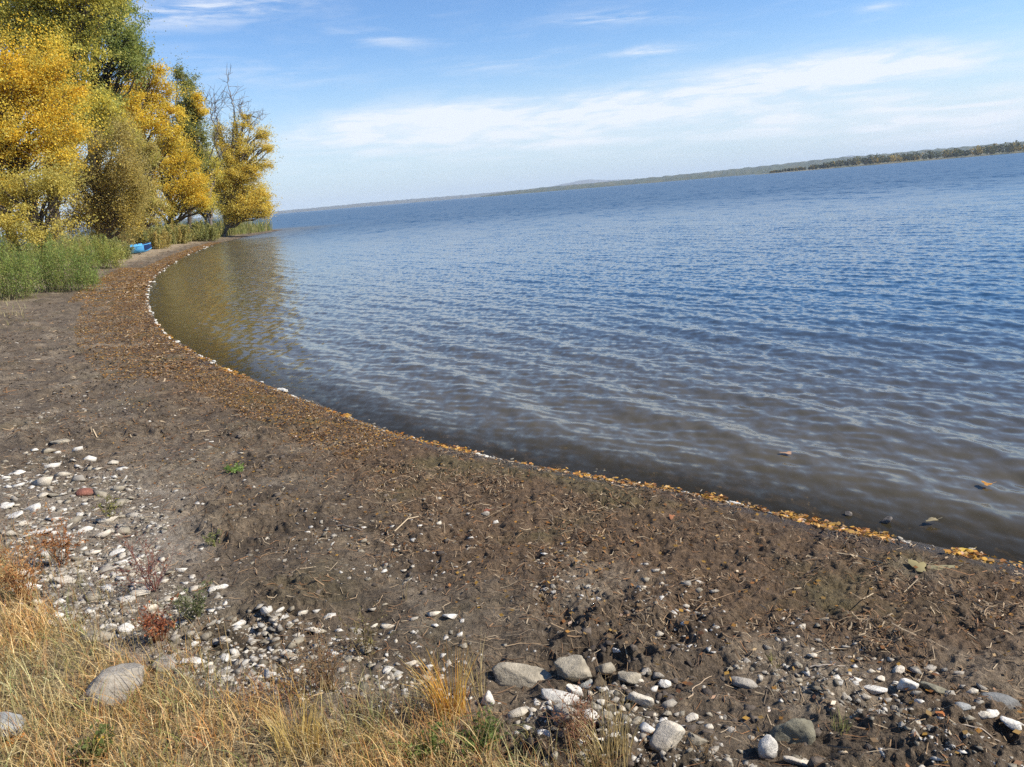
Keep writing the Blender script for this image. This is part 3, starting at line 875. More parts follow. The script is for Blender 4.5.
def build_stones():
    big = [
     (108,688,66,50,'grey','large pale grey boulder slanting out of the dry grass',dict(yaw=.55,tilt=-.35,depth=.55,thick=.75,ang=.55,sink=.25,sub=4,name='boulder')),
     (4,724,34,26,'bluegrey','rounded blue grey boulder in dry grass at the left edge of the photo',dict(ang=.3,sub=4,name='boulder',thick=.8)),
     (522,672,62,32,'tan','long rounded tan stone with a crack, largest of the heap beside the green weeds',dict(yaw=-.3,tilt=.1,depth=.5,ang=.5,sub=4,sink=.42,thick=1.0,name='boulder')),
     (574,667,38,30,'tan','rounded speckled tan stone at the right end of the long cracked stone',dict(ang=.5,sub=4,sink=.42,thick=1.1)),
     (584,682,20,13,'bluegrey','small blue grey stone leaning on the rounded speckled stone',dict(ang=.5,yaw=-.4)),
     (560,695,40,20,'white','white slab lying just below the long cracked stone',dict(yaw=-.35,depth=.45,sink=.15)),
     (560,712,26,24,'grey','grey block with a pale top in front of the white slab',dict(ang=1.0,sink=.15,thick=.9)),
     (575,688,20,12,'white','white stone between the white slab and the blue grey stone',dict()),
     (543,733,18,15,'white','chalky white stone half hidden behind the green weeds, below the grey block',dict()),
     (488,697,15,20,'white','upright white stone at the left end of the heap with the long cracked stone',dict(thick=1.0,depth=.8)),
     (590,712,18,18,'white','ragged white stone right of the grey block with a pale top',dict()),
     (616,648,16,15,'white','bright white stone at the upper right edge of the heap, against dark mud',dict(ang=1.0)),
     (604,664,24,22,'tan','dull tan stone right of the rounded speckled stone',dict()),
     (626,672,30,24,'tan','rough tan stone right of the heap, on the mud',dict()),
     (640,697,26,22,'cream','cracked cream stone in the lower right of the heap',dict()),
     (668,738,34,30,'cream','pale angular stone with a dark hollow under it, at the bottom middle',dict(ang=1.0,thick=.9,sink=.2)),
     (697,737,26,18,'tan','flat beige stone right of the pale angular stone',dict(yaw=-.4)),
     (690,716,18,14,'cream','leaning cream stone above the flat beige stone',dict()),
     (768,750,20,26,'white','smooth white stone standing on its edge at the bottom right',dict(ang=.3,thick=1.0,yaw=.5,sink=.15)),
     (794,727,42,36,'olive','big olive brown block in a hollow, largest stone at the bottom right',dict(ang=1.0,thick=1.1,sink=.4,sub=4)),
     (796,757,24,14,'cream','cream slab below the big olive brown block',dict()),
     (742,681,28,17,'grey','smooth grey stone lying alone on mud above the olive brown block',dict(ang=.4,yaw=-.4,depth=.5,sink=.2)),
     (665,681,13,13,'white','white stone with a rust spot alone on the mud, right of the heap',dict(ang=.5)),
     (450,614,16,11,'white','bright white stone alone on dark mud in the bottom centre',dict(ang=1.0,sink=.2)),
     (220,585,22,12,'white','long white stone pointing up right beside the red stemmed weed',dict(yaw=.5,depth=.4)),
     (187,597,18,15,'olive','brown grey stone at the foot of the red stemmed weed',dict()),
     (172,596,18,12,'cream','cream stone left of the brown grey stone at the red stemmed weed',dict()),
     (118,550,15,12,'white','white stone above its twin, left of the red stemmed weed',dict()),
     (122,561,14,10,'white','white stone below its twin, left of the red stemmed weed',dict()),
     (135,560,13,11,'cream','cream stone right of the white pair, left of the red stemmed weed',dict()),
     (142,589,22,13,'cream','two toned cream stone left of the red stemmed weed base',dict()),
     (66,577,24,15,'cream','broad cream stone at the upper edge of the reddish grass',dict()),
     (98,634,30,16,'tan','flat tan stone sunk in grass, left of the white pair above the boulder',dict(ang=.4)),
     (112,624,15,13,'white','left one of the white pair above the large pale boulder',dict()),
     (127,627,16,15,'white','right one of the white pair above the large pale boulder',dict()),
     (166,661,30,18,'grey','grey stone at the edge of the dry grass, left of a white slab',dict()),
     (196,660,30,11,'white','white slab at the edge of the dry grass right of the boulder',dict(yaw=.35,depth=.45)),
     (85,492,15,9,'red','dark red brown stone among white stones on the left beach',dict(ang=.4,thick=.9)),
     (60,441,17,10,'tan','tan stone alone on grey mud at the top of the left scatter',dict(ang=.5)),
     (20,471,20,9,'white','long flat white stone by the left edge of the photo, topmost there',dict(yaw=.2,depth=.5)),
     (31,506,22,11,'white','broad flat white stone in the middle of the left scatter',dict(depth=.6)),
     (6,505,14,9,'white','white stone touching the left edge of the photo',dict()),
     (14,515,16,11,'white','lumpy white stone near the left edge, below the broad flat one',dict()),
     (38,531,24,8,'white','thin white slab just above the reddish grass at the left',dict(depth=.4)),
     (87,528,18,8,'white','low white slab right of the thin white slab, left scatter',dict(depth=.4)),
     (485,513,9,9,'grey','small upright grey pebble alone near the wrack, above centre of the beach',dict(thick=1.0)),
     (874,689,24,11,'white','white slab pointing down right at the left end of the right hand stone patch',dict(yaw=-.5,depth=.4)),
     (908,684,18,18,'white','lumpy white stone in the right hand stone patch, beside the olive flat stone',dict(thick=1.0)),
     (934,686,24,13,'olive','flat olive grey stone in the middle of the right hand stone patch',dict(ang=.5,yaw=-.3)),
     (1000,699,34,15,'slate','dark slate slab at the right edge of the photo',dict(ang=1.0,yaw=-.2,depth=.5,sink=.15)),
     (960,704,18,17,'bluegrey','bluish white stone left of the dark slate slab',dict()),
     (983,713,12,10,'cream','squarish cream stone just below the dark slate slab',dict()),
     (1012,723,20,12,'white','knobbly white stone under the dark slate slab, at the right edge',dict()),
     (896,668,16,9,'cream','pale cream stone at the top of the right hand stone patch',dict()),
     (882,678,11,9,'cream','cream pebble above the white slab of the right hand stone patch',dict()),
     (990,712,14,8,'white','whitish stone between the squarish cream one and the knobbly white one',dict()),
     (495,521,9,6,'white','white pebble left of the upright grey pebble row, above centre of the beach',dict()),
    ]
    for (px, py, w, h, k, lab, kw) in big:
        stone(px, py, w, h, k, lab, 'stones on the beach', **kw)
    for (px, py, w, h, lab) in [(848,513,9,6,'small dark stone breaking the water near the right shore'), (887,520,10,8,'knobbly dark stone in shallow water beside the orange leaves')]:
        stone(px, py, w, h, 'dark', lab, 'dark stones in the shallows', z0=0.0, sink=.35, thick=1.0)
    R = np.random.default_rng(52)
    zones_ = [  # cx, cy, rx, ry, count, size range px, where
      (58, 500, 80, 55, 76, (7, 21), 'in the scatter on the left beach'),
      (105, 585, 95, 34, 42, (8, 20), 'between the left scatter and the dry grass'),
      (270, 640, 110, 34, 42, (7, 19), 'along the edge of the dry grass, left of centre'),
      (400, 640, 75, 40, 22, (6, 16), 'behind the orange grass tuft, bottom centre'),
      (595, 702, 80, 48, 40, (8, 24), 'in the heap around the long cracked stone'),
      (700, 735, 60, 28, 18, (6, 16), 'around the pale angular stone, bottom middle'),
      (562, 556, 28, 14, 22, (4, 10), 'in the small patch on dark mud at the centre'),
      (672, 585, 44, 20, 26, (4, 11), 'in the loose patch right of centre'),
      (820, 645, 70, 24, 34, (5, 11), 'in the stony strip leading to the right edge'),
      (930, 690, 80, 26, 34, (6, 14), 'in the stone patch near the right edge'),
      (380, 515, 90, 30, 26, (4, 9), 'sprinkled below the wrack left of centre'),
      (210, 480, 70, 40, 10, (4, 9), 'on the mud around the small green plant'),
    ]
    words = {'white': 'white', 'cream': 'cream', 'grey': 'dull grey', 'tan': 'tan'}
    taken = [(b[0], b[1], max(b[2], b[3])) for b in big]; spec = []
    for (cx, cy, rx, ry, cnt, sr, where) in zones_:
        made = 0; tries = 0
        while made < cnt and tries < 900:
            tries += 1
            a = R.uniform(0, 6.28); q = math.sqrt(R.uniform())
            px = cx + math.cos(a) * q * rx; py = cy + math.sin(a) * q * ry + (px - cx) * (.25 if cx > 600 else 0)
            if not (2 < px < 1022 and py < 764): continue
            w = sr[0] + (sr[1] - sr[0]) * R.uniform() ** 1.7
            if any(math.hypot(px - x, py - y) < (w + s) * .42 for x, y, s in taken): continue
            taken.append((px, py, w))
            k = ['white', 'cream', 'cream', 'white', 'grey', 'tan', 'tan'][R.integers(7)]
            if cx > 600 and R.uniform() < .3: k = 'grey'
            size = 'small' if w < (sr[0] + sr[1]) / 2 else 'fist sized'
            spec.append((w, (px, py, w, w * R.uniform(.45, .8), k, f'{words[k]} {size} stone {where}', f'{words[k]} {size} stones {where}'),
                         dict(sub=2, sink=R.uniform(.22, .45), depth=R.uniform(.55, .95), ang=R.uniform(.5, 1))))
            made += 1
    # the largest as stones of their own, the smaller ones with the gravel
    g = Geo()
    def size_on_ground(q): return q[0]
    spec.sort(key=size_on_ground, reverse=True)
    for i, (w, a, kw) in enumerate(spec):
        o = stone(*a, **kw)
        if i >= 300 - len(big):
            me = o.data; n = len(me.vertices); V = np.empty(n * 3); me.vertices.foreach_get('co', V)
            Cc = np.empty(n * 4); me.color_attributes['Col'].data.foreach_get('color', Cc)
            Fq = np.array([list(p.vertices) for p in me.polygons])
            g.add(V.reshape(-1, 3) + np.array(o.location), Fq, Cc.reshape(-1, 4)[:, :3])
            bpy.data.objects.remove(o); bpy.data.meshes.remove(me)
    # gravel
    R = np.random.default_rng(53)
    shapes = [chip(R, int(R.integers(8, 15)), (1, R.uniform(.5, .95), R.uniform(.2, .5))) for _ in range(40)]
    fields = [(58,505,105,62,4300),(110,585,115,42,2600),(270,640,125,42,1700),(60,370,75,60,600),(400,640,90,46,420),(590,700,85,52,800),(700,735,80,34,520),
              (562,556,40,18,160),(672,585,55,26,200),(820,640,90,24,300),(940,690,95,26,330),(380,515,110,36,350),(210,480,140,60,300),(640,640,330,110,700),(100,430,120,60,350)]
    cols = [STONE['white'] * .92, STONE['cream'] * .9, STONE['grey'], STONE['tan'], STONE['cream'] * .7, STONE['tan'] * .8, STONE['white'] * .8, STONE['cream'] * .6, STONE['tan'] * .6]
    XY = []; S = []
    for (cx, cy, rx, ry, n) in fields:
        a = R.uniform(0, 6.28, n); q = np.sqrt(R.uniform(size=n))
        for aa, qq in zip(a, q):
            px = cx + math.cos(aa) * qq * rx; py = cy + math.sin(aa) * qq * ry + (px - cx) * (.25 if cx > 600 else 0)
            if py > 800: continue
            XY.append(at_z(px, py, .42)[:2]); 
            S.append((.010 + .045 * R.uniform() ** 2.6) * (1.25 if cx < 300 else 1.0))
    XY = np.array(XY); S = np.array(S)
    pa = fbm(XY[:, 0] * 1.9 + 21, XY[:, 1] * 1.9, 3)
    kp = R.uniform(size=len(XY)) < np.where(XY[:, 0] < -1.2, .6, .38) + .62 * sstep(-.1, .25, pa) - .3 * sstep(.03, .05, S)
    XY = XY[kp]; S = S[kp]
    z = ground_z(XY[:, 0], XY[:, 1])
    for (x, y), zz, s in zip(XY, z, S):
        V, Fq = shapes[R.integers(len(shapes))]
        V = rotz(rotx(V, R.normal() * .3), R.uniform(0, 6.28)) * s
        g.add(V + [x, y, zz - s * .02], Fq, cols[R.integers(len(cols))] * R.uniform(.75, 1.1))
    tag(g.build('gravel', M_STONE), 'fine gravel and chips of pale stone strewn over the mud of the beach', 'gravel', kind='stuff')

def build_clods():
    g = Geo(); R = np.random.default_rng(55)
    shapes = [chip(R, int(R.integers(9, 16)), (1, R.uniform(.5, 1), R.uniform(.3, .65))) for _ in range(40)]
    P = scatter_poly(gpoly([(-60,320),(40,330),(200,380),(420,470),(620,540),(1024,600),(1120,690),(1120,800),(560,800),(440,680),(0,560)], .4), 34000, R)
    d = shore_dist(P[:, 0], P[:, 1]); _, mud, stony, _, _, _ = zones(P[:, 0], P[:, 1], d)
    pa = fbm(P[:, 0] * 1.3 + 9, P[:, 1] * 1.3, 3)
    P = P[R.uniform(size=len(P)) < (mud + .30 * stony) * (.08 + .9 * sstep(-.1, .3, pa))]
    z = ground_z(P[:, 0], P[:, 1])
    for (x, y), zz in zip(P, z):
        s = .010 + .055 * R.uniform() ** 3
        V, Fq = shapes[R.integers(len(shapes))]
        V = rotz(rotx(V, R.normal() * .5), R.uniform(0, 6.28)) * s
        g.add(V + [x, y, zz - s * .03], Fq, lerp(C(.065, .050, .038), C(.15, .118, .088), np.array([R.uniform()]))[0])
    tag(g.build('mud_clods', M_STONE), 'crumbly clods of dark mud strewn over the beach', 'mud', kind='stuff')

# ------------------------------------------------------------------ wrack line: litter, leaves, foam
def shore_points(n, R, dmin, dmax, smin, smax, power=1.0):
    """random points along the shore between arc positions, at given offsets on land"""
    seg = np.linalg.norm(np.diff(SH, axis=0), axis=1); cum = np.concatenate([[0], np.cumsum(seg)])
    s = smin + (smax - smin) * R.uniform(size=n) ** power
    i = np.clip(np.searchsorted(cum, s) - 1, 0, len(seg) - 1)
    t = (s - cum[i]) / seg[i]
    P = SH[i] + (SH[i + 1] - SH[i]) * t[:, None]
    T = (SH[i + 1] - SH[i]) / seg[i][:, None]
    N = np.stack([-T[:, 1], T[:, 0]], 1)
    return P + N * R.uniform(dmin, dmax, n)[:, None], T

def arc_at(px, py):
    p = at_z(px, py)[:2]
    seg = np.linalg.norm(np.diff(SH, axis=0), axis=1); cum = np.concatenate([[0], np.cumsum(seg)])
    best = min(range(len(SH)), key=lambda i: np.linalg.norm(SH[i] - p))
    return cum[best]

def strips(P, az, L, W, R, c, lift):
    """short bent straws lying on the ground"""
    n = len(P)
    h = np.stack([np.cos(az), np.sin(az)], 1)
    rows = 3; t = np.linspace(-.5, .5, rows)
    kink = R.normal(size=(n, 2)) * .18
    pts_ = []
    for k in range(rows):
        q = P + h * (L * t[k])[:, None] + (kink * L[:, None] if k == 1 else 0)
        zz = ground_z(q[:, 0], q[:, 1]) + lift * R.uniform(.1, 1.2, n) + (.35 * L * R.uniform(-.1, .45, n) if k == 2 else 0)
        pts_.append(np.column_stack([q, zz]))
    s = np.stack([-h[:, 1], h[:, 0], R.normal(size=n) * .6], 1) * (W * .5)[:, None]
    V = np.stack([x for q in pts_ for x in (q - s, q + s)], 1).reshape(-1, 3)
    b = np.arange(n)[:, None] * 6; i = np.arange(2)[None] * 2
    Fq = np.stack([b + i, b + i + 1, b + i + 3, b + i + 2], -1).reshape(-1, 4)
    return V, Fq, np.repeat(c, 6, 0)

def build_litter():
    R = np.random.default_rng(61)
    s0 = arc_at(1024, 568) - 3.5; s1 = arc_at(225, 370); s2 = arc_at(150, 300); s3 = arc_at(215, 244)
    g = Geo()
    pal = np.array([(.17,.10,.05), (.23,.145,.075), (.12,.07,.037), (.30,.21,.12), (.22,.11,.045), (.08,.055,.035), (.15,.11,.07), (.38,.29,.18)])
    def put(n, dm, dM, sa, sb, L, W, lift, lim=2.3, spread=1.1):
        P, T = shore_points(n, R, dm, dM, sa, sb)
        d = shore_dist(P[:, 0], P[:, 1]); lit = zones(P[:, 0], P[:, 1], d)[0]
        cl = fbm(P[:, 0] * 1.6, P[:, 1] * 1.6, 3)
        k = (R.uniform(size=n) < lit * (1 if True else 0) + .05) & (R.uniform(size=n) < .10 + sstep(-.12, .28, cl)) & (R.uniform(size=n) < .3 + .7 * (.5 + .5 * np.sin(d * 9.5 + 7 * cl))) & (d > .03)
        P = P[k]; T = T[k]; n = len(P)
        az = np.arctan2(T[:, 1], T[:, 0]) + R.normal(size=n) * spread
        c = pal[R.integers(len(pal), size=n)] * R.uniform(.75, 1.2, (n, 1))
        g.add(*strips(P, az, R.uniform(*L, n), R.uniform(*W, n), R, c, lift))
    put(105000, .03, 3.0, s0, s1, (.012, .055), (.002, .006), .014)
    put(14000, .03, 3.0, s0, s1, (.04, .11), (.0015, .0035), .018)
    put(500, .05, 3.2, s0, s1, (.10, .34), (.003, .006), .02)
    put(30000, .05, 3.2, s1, s2, (.02, .10), (.006, .018), .015)
    put(26000, .05, 3.6, s2, s3, (.05, .2), (.015, .05), .015)
    tag(g.build('plant_litter', M_LITTER), 'brown drifted plant litter and straw covering the beach beside the water', 'litter', kind='stuff')
    # sparse straw and root fibres on the mud
    g = Geo()
    P = scatter_poly(gpoly([(0,400),(300,400),(600,500),(1024,600),(1100,767),(300,767),(0,560)], .4), 9000, R)
    n = len(P)
    c = pal[R.integers(len(pal), size=n)] * R.uniform(.7, 1.2, (n, 1))
    g.add(*strips(P, R.uniform(0, 6.28, n), R.uniform(.02, .11, n), R.uniform(.0015, .0035, n), R, c, .008))
    P = scatter_poly(gpoly([(-120,300),(60,310),(130,300),(230,380),(320,420),(0,430),(-120,430)], .4), 7000, R)
    n = len(P); c = pal[R.integers(len(pal), size=n)] * R.uniform(.6, 1.2, (n, 1))
    g.add(*strips(P, R.uniform(0, 6.28, n), R.uniform(.04, .16, n), R.uniform(.004, .012, n), R, c, .012))
    tag(g.build('root_fibres', M_LITTER), 'thin dry straws and root fibres lying scattered on the dark mud', 'straw', kind='stuff')
    # leaf bits in the litter and the orange line at the water
    g = Geo()
    lp = np.array([(.55,.26,.04), (.62,.34,.05), (.42,.17,.03), (.30,.13,.04), (.54,.32,.08), (.36,.22,.09)])
    def lv(n, dm, dM, sa, sb, size, bright, gate=None):
        P, T = shore_points(n, R, dm, dM, sa, sb)
        if gate is not None:
            P = P[R.uniform(size=n) < gate(P)]
        n = len(P)
        z = np.maximum(ground_z(P[:, 0], P[:, 1]), .004) + R.uniform(.004, .022, n)
        d = R.normal(size=(n, 3)) * [1, 1, .3]
        V, Fq = leaves(np.column_stack([P, z]), np.full(n, size), .75, 0, R, d)
        # lay them down: squash vertical extent
        c4 = np.repeat(np.column_stack([P, z]), 4, 0); V = c4 + (V - c4) * [1, 1, .45]
        c = lp[R.integers(len(lp), size=n)] * R.uniform(.7, 1.15, (n, 1)) * bright
        g.add(V, Fq, np.repeat(c, 4, 0))
    clump = lambda P: sstep(.0, .28, fbm(P[:, 0] * 1.1 + 2, P[:, 1] * 1.1, 3))
    lv(2700, -.03, .08, s0 + 3.0, arc_at(400, 436), .034, .95, clump)
    for (xa, ya, xb, yb, n) in [(893,542,796,518,900), (720,499,690,494,260), (670,491,560,472,520), (488,457,425,442,420), (1000,564,950,552,260), (250,381,225,369,160)]:
        lv(int(n * .36), -.05, .15, arc_at(xa, ya), arc_at(xb, yb), .042 if ya > 400 else .07, 1.05)
    lv(1500, -.03, .14, arc_at(400, 436), s2, .06, .95, clump)
    lv(2600, .05, 2.4, s0, s1, .028, .62)
    lv(15000, .0, 1.7, s1, s2, .032, .66)
    lv(14000, .0, 2.2, s2, arc_at(170, 265), .05, .70)
    lv(7000, .0, 1.1, arc_at(170, 265), s3, .06, .70)
    lv(7000, .0, .9, arc_at(440, 445), s1, .024, .7)
    tag(g.build('fallen_leaves', M_DEADLEAF), 'orange and brown fallen leaves washed up in a line along the water', 'leaves', kind='stuff')

def foam(px, py, wpx, seed, label, group):
    R = np.random.default_rng(seed)
    p = at_z(px, py, .01); sc = np.linalg.norm(p - CAM) / F
    s = arc_at(px, py)
    i = min(range(1, len(SH) - 1), key=lambda i: np.linalg.norm(SH[i] - p[:2])); T = SH[i + 1] - SH[i - 1]
    az = math.atan2(T[1], T[0])
    W = wpx * sc
    g = Geo()
    V, Fq = rock(R, 3, (W, W * .34, max(.02, W * .13)), .1, .22)
    n = perlin(V[:, 0] * 9 / W + seed, V[:, 1] * 9 / W)
    V *= (1 + .25 * n)[:, None]
    g.add(rotz(V, az), Fq, C(.62,.58,.49))
    for k in range(2):
        V, Fq = rock(R, 2, (W * .4, W * .25, max(.02, W * .12)), .1, .22)
        g.add(rotz(V + [R.choice([-1, 1]) * W * R.uniform(.35, .55), R.normal() * .06 * W, -.004], az), Fq, C(.58,.53,.43))
    d0 = float(shore_dist(np.array([p[0]]), np.array([p[1]]))[0])
    o = g.build('foam_clump', M_FOAM, None, True)
    zz = max(.01, float(ground_z(np.array([p[0]]), np.array([p[1]]))[0]) + .004)
    o.location = (float(p[0]), float(p[1]), zz)
    tag(o, label, 'foam', group)

def build_foam():
    L = [(283,390,20,'largest white foam clump on the waterline, where the shore bends'),
         (292,396,14,'white foam clump touching the largest one, on its right'),
         (262,382,8,'small white foam clump just left of the largest one'),
         (228,371,18,'flat white foam clump beside a few orange leaves, left of the largest one'),
         (214,361,10,'white foam clump left of the flat one with orange leaves'),
         (335,413,12,'white foam clump right of the largest one, before the long straight shore'),
         (347,419,8,'small white foam clump right after the bend of the shore'),
         (384,432,9,'white foam clump where the orange leaf line begins'),
         (484,458,22,'long white foam clump at the end of an orange leaf pile, centre of the shore'),
         (413,438,8,'small white foam clump at the start of the orange leaf line'),
         (660,490,16,'flat white foam clump among orange leaves right of centre'),
         (735,503,16,'long white foam patch at the water left of the dark stones'),
         (700,497,9,'small foam clump between the two flat foam patches right of centre'),
         (905,543,9,'small white foam clump at the right end of the orange leaf line')]
    for i, (px, py, w, lab) in enumerate(L): foam(px, py, w, 300 + i, lab, 'foam clumps along the waterline')
    R = np.random.default_rng(71)
    seg = np.linalg.norm(np.diff(SH, axis=0), axis=1); cum = np.concatenate([[0], np.cumsum(seg)])
    lab = 'small fleck of white foam on the waterline of the far curve of the shore'
    P = np.array(SHORE_PX, float)
    k0 = SHORE_PX.index((215, 244)); k1 = SHORE_PX.index((225, 369))
    for j in range(170):
        t = R.uniform(k1, k0); i = int(t); q = P[i] + (P[min(i + 1, len(P) - 1)] - P[i]) * (t - i)
        foam(q[0] - R.uniform(-2, 2.5), q[1] + R.uniform(-1, 1), (1.8 + 8.5 * R.uniform() ** 2.5) * (1 if q[1] > 270 else .7), 400 + j, lab, 'foam flecks on the far curve')

def build_near_foam():
    R = np.random.default_rng(72)
    P = np.array(SHORE_PX, float); k0 = SHORE_PX.index((940, 550)); k1 = SHORE_PX.index((225, 369))
    for j in range(46):
        t = R.uniform(k0, k1); i = int(t); q = P[i] + (P[i + 1] - P[i]) * (t - i)
        foam(q[0], q[1] + R.uniform(-1, 2), 2.5 + 7 * R.uniform() ** 2, 700 + j, 'small fleck of white foam among orange leaves along the near waterline', 'foam flecks on the near waterline')

def build_shallows():
    g = Geo(); R = np.random.default_rng(57)
    shapes = [chip(R, int(R.integers(8, 15)), (1, R.uniform(.5, .95), R.uniform(.3, .6))) for _ in range(20)]
    P, T = shore_points(1500, R, -1.1, .12, arc_at(1024, 568) - 2, arc_at(260, 383))
    z = ground_z(P[:, 0], P[:, 1])
    cols = [STONE['grey'] * .7, STONE['tan'] * .7, STONE['dark'], STONE['cream'] * .7, STONE['olive']]
    for (x, y), zz in zip(P, z):
        s = .012 + .05 * R.uniform() ** 2.5
        V, Fq = shapes[R.integers(20)]
        g.add(rotz(V, R.uniform(0, 6.28)) * s + [x, y, zz], Fq, cols[R.integers(5)] * R.uniform(.7, 1.1))
    tag(g.build('shallow_pebbles', M_STONE), 'dark pebbles on the lake bed in the shallows by the waterline', 'pebbles', kind='stuff')

# ------------------------------------------------------------------ leaves, twigs, weeds as things
def leaf_thing(px, py, wpx, col, label, z=None, group='single fallen leaves'):
    R = np.random.default_rng(int(px * 31 + py))
    p = on_ground(px, py) if z is None else at_z(px, py, z)
    s = np.linalg.norm(p - CAM) / F * wpx
    n = 14; a = np.linspace(0, 2 * np.pi, n, endpoint=False)
    r = (.5 + .12 * np.cos(3 * a) + .05 * R.normal(size=n)) * np.where(np.abs(np.sin(a / 2)) < .3, 1.15, 1)
    V = np.stack([np.cos(a) * r, np.sin(a) * r * .62, .04 * np.sin(2 * a) + .02 * R.normal(size=n)], 1)
    V = np.concatenate([V, [[0, 0, .06]]]) * s
    Fq = [[i, (i + 1) % n, n] for i in range(n)]
    st, sf = tube(np.array([[s * .5, 0, 0], [s * .75, .04 * s, .02 * s], [s * .95, .12 * s, .05 * s]]), .0015, 4)
    g = Geo(); V = rotz(V, R.uniform(0, 6.28)); g.add(V, Fq, np.array(col)); g.add(st, sf, np.array(col) * .6)
    o = g.build('leaf', M_DEADLEAF)
    o.location = [float(p[0]), float(p[1]), float(p[2]) + .012]
    tag(o, label, 'leaf', group)

def twig(px0, py0, px1, py1, r, col, label, bow=.12, seed=0, name='twig'):
    R = np.random.default_rng(seed + 900)
    a = on_ground(px0, py0); b = on_ground(px1, py1)
    p = wiggle(a, b, 9, .25, R); p[:, 2] += np.sin(np.linspace(0, np.pi, 9)) * bow * np.linalg.norm(b - a) + .01
    o = empty(name, a)
    g = Geo(); g.add(*tube(p, np.linspace(r, r * .5, 9), 6), col)
    COL.objects.unlink(o); bpy.data.objects.remove(o)
    V = np.concatenate(g.V) - a
    o = mesh(name, V, np.concatenate(g.F4), M_BARK, np.concatenate(g.C), True); o.location = [float(q) for q in a]
    tag(o, label, 'twig')

def weed(px, py, hpx, label, n_st, stemc, leafpal, seed, leaf=.016, spread=.5, leaves_per=14, branch=2, asp=.45, cat='weed', name='weed', low=False):
    R = np.random.default_rng(seed)
    b = on_ground(px, py); sc = np.linalg.norm(b - CAM) / F; Hh = hpx * sc
    root = empty(name, b); tag(root, label, cat)
    gs = Geo(); gl = Geo()
    for i in range(n_st):
        a = R.uniform(0, 6.28); rr = R.uniform(0, .03)
        h = Hh * R.uniform(.5, 1.05); lean = spread * R.uniform(.1, 1)
        foot = b + [math.cos(a) * rr, math.sin(a) * rr, -.01]
        tip = foot + [math.cos(a) * h * lean, math.sin(a) * h * lean, h * (.35 if low else 1)]
        p = wiggle(foot, tip, 7, .25, R)
        gs.add(*tube(p, np.linspace(.0022, .0009, 7), 4), stemc)
        paths = [p]
        for _ in range(branch):
            s = p[R.integers(2, 6)]; e = s + R.normal(size=3) * [.3, .3, .1] * h + [0, 0, .25 * h]
            q = wiggle(s, e, 5, .2, R); gs.add(*tube(q, np.linspace(.0013, .0007, 5), 3), stemc); paths.append(q)
        if leaves_per:
            for q in paths:
                n = max(1, int(leaves_per * R.uniform(.4, 1.2)))
                t = R.uniform(.15, 1, n); Q = np.stack([np.interp(t, np.linspace(0, 1, len(q)), q[:, k]) for k in range(3)], 1) + R.normal(size=(n, 3)) * leaf * .4
                V, Fq = leaves(Q, np.full(n, leaf), asp, R=R)
                c = np.array([leafpal[R.integers(len(leafpal))] for _ in range(n)]) * R.uniform(.75, 1.25, (n, 1))
                gl.add(V, Fq, np.repeat(c, 4, 0))
    gs.build('stem', M_GRASS, root)
    if leaves_per: gl.build('foliage', M_LEAF, root)

def tuft(px, py, wpx, hpx, label, pal, n, seed, name='grass_tuft'):
    R = np.random.default_rng(seed)
    b = on_ground(px, py); sc = np.linalg.norm(b - CAM) / F
    a = R.uniform(0, 6.28, n); q = np.sqrt(R.uniform(size=n)) * wpx * sc * .35
    P = np.column_stack([b[0] + np.cos(a) * q, b[1] + np.sin(a) * q, np.zeros(n)]); P[:, 2] = ground_z(P[:, 0], P[:, 1]) - .01
    V, Fq, k = blades(P, a + R.normal(size=n) * .6, hpx * sc * R.uniform(.5, 1.15, n), R.uniform(.1, 1.2, n), R.uniform(.002, .0042, n), R, 5)
    c = np.array([pal[R.integers(len(pal))] for _ in range(n)]) * R.uniform(.75, 1.25, (n, 1))
    V = V - b
    o = mesh(name, V, Fq, M_GRASS, np.repeat(c, k, 0)); o.location = [float(v) for v in b]
    tag(o, label, 'grass tuft')

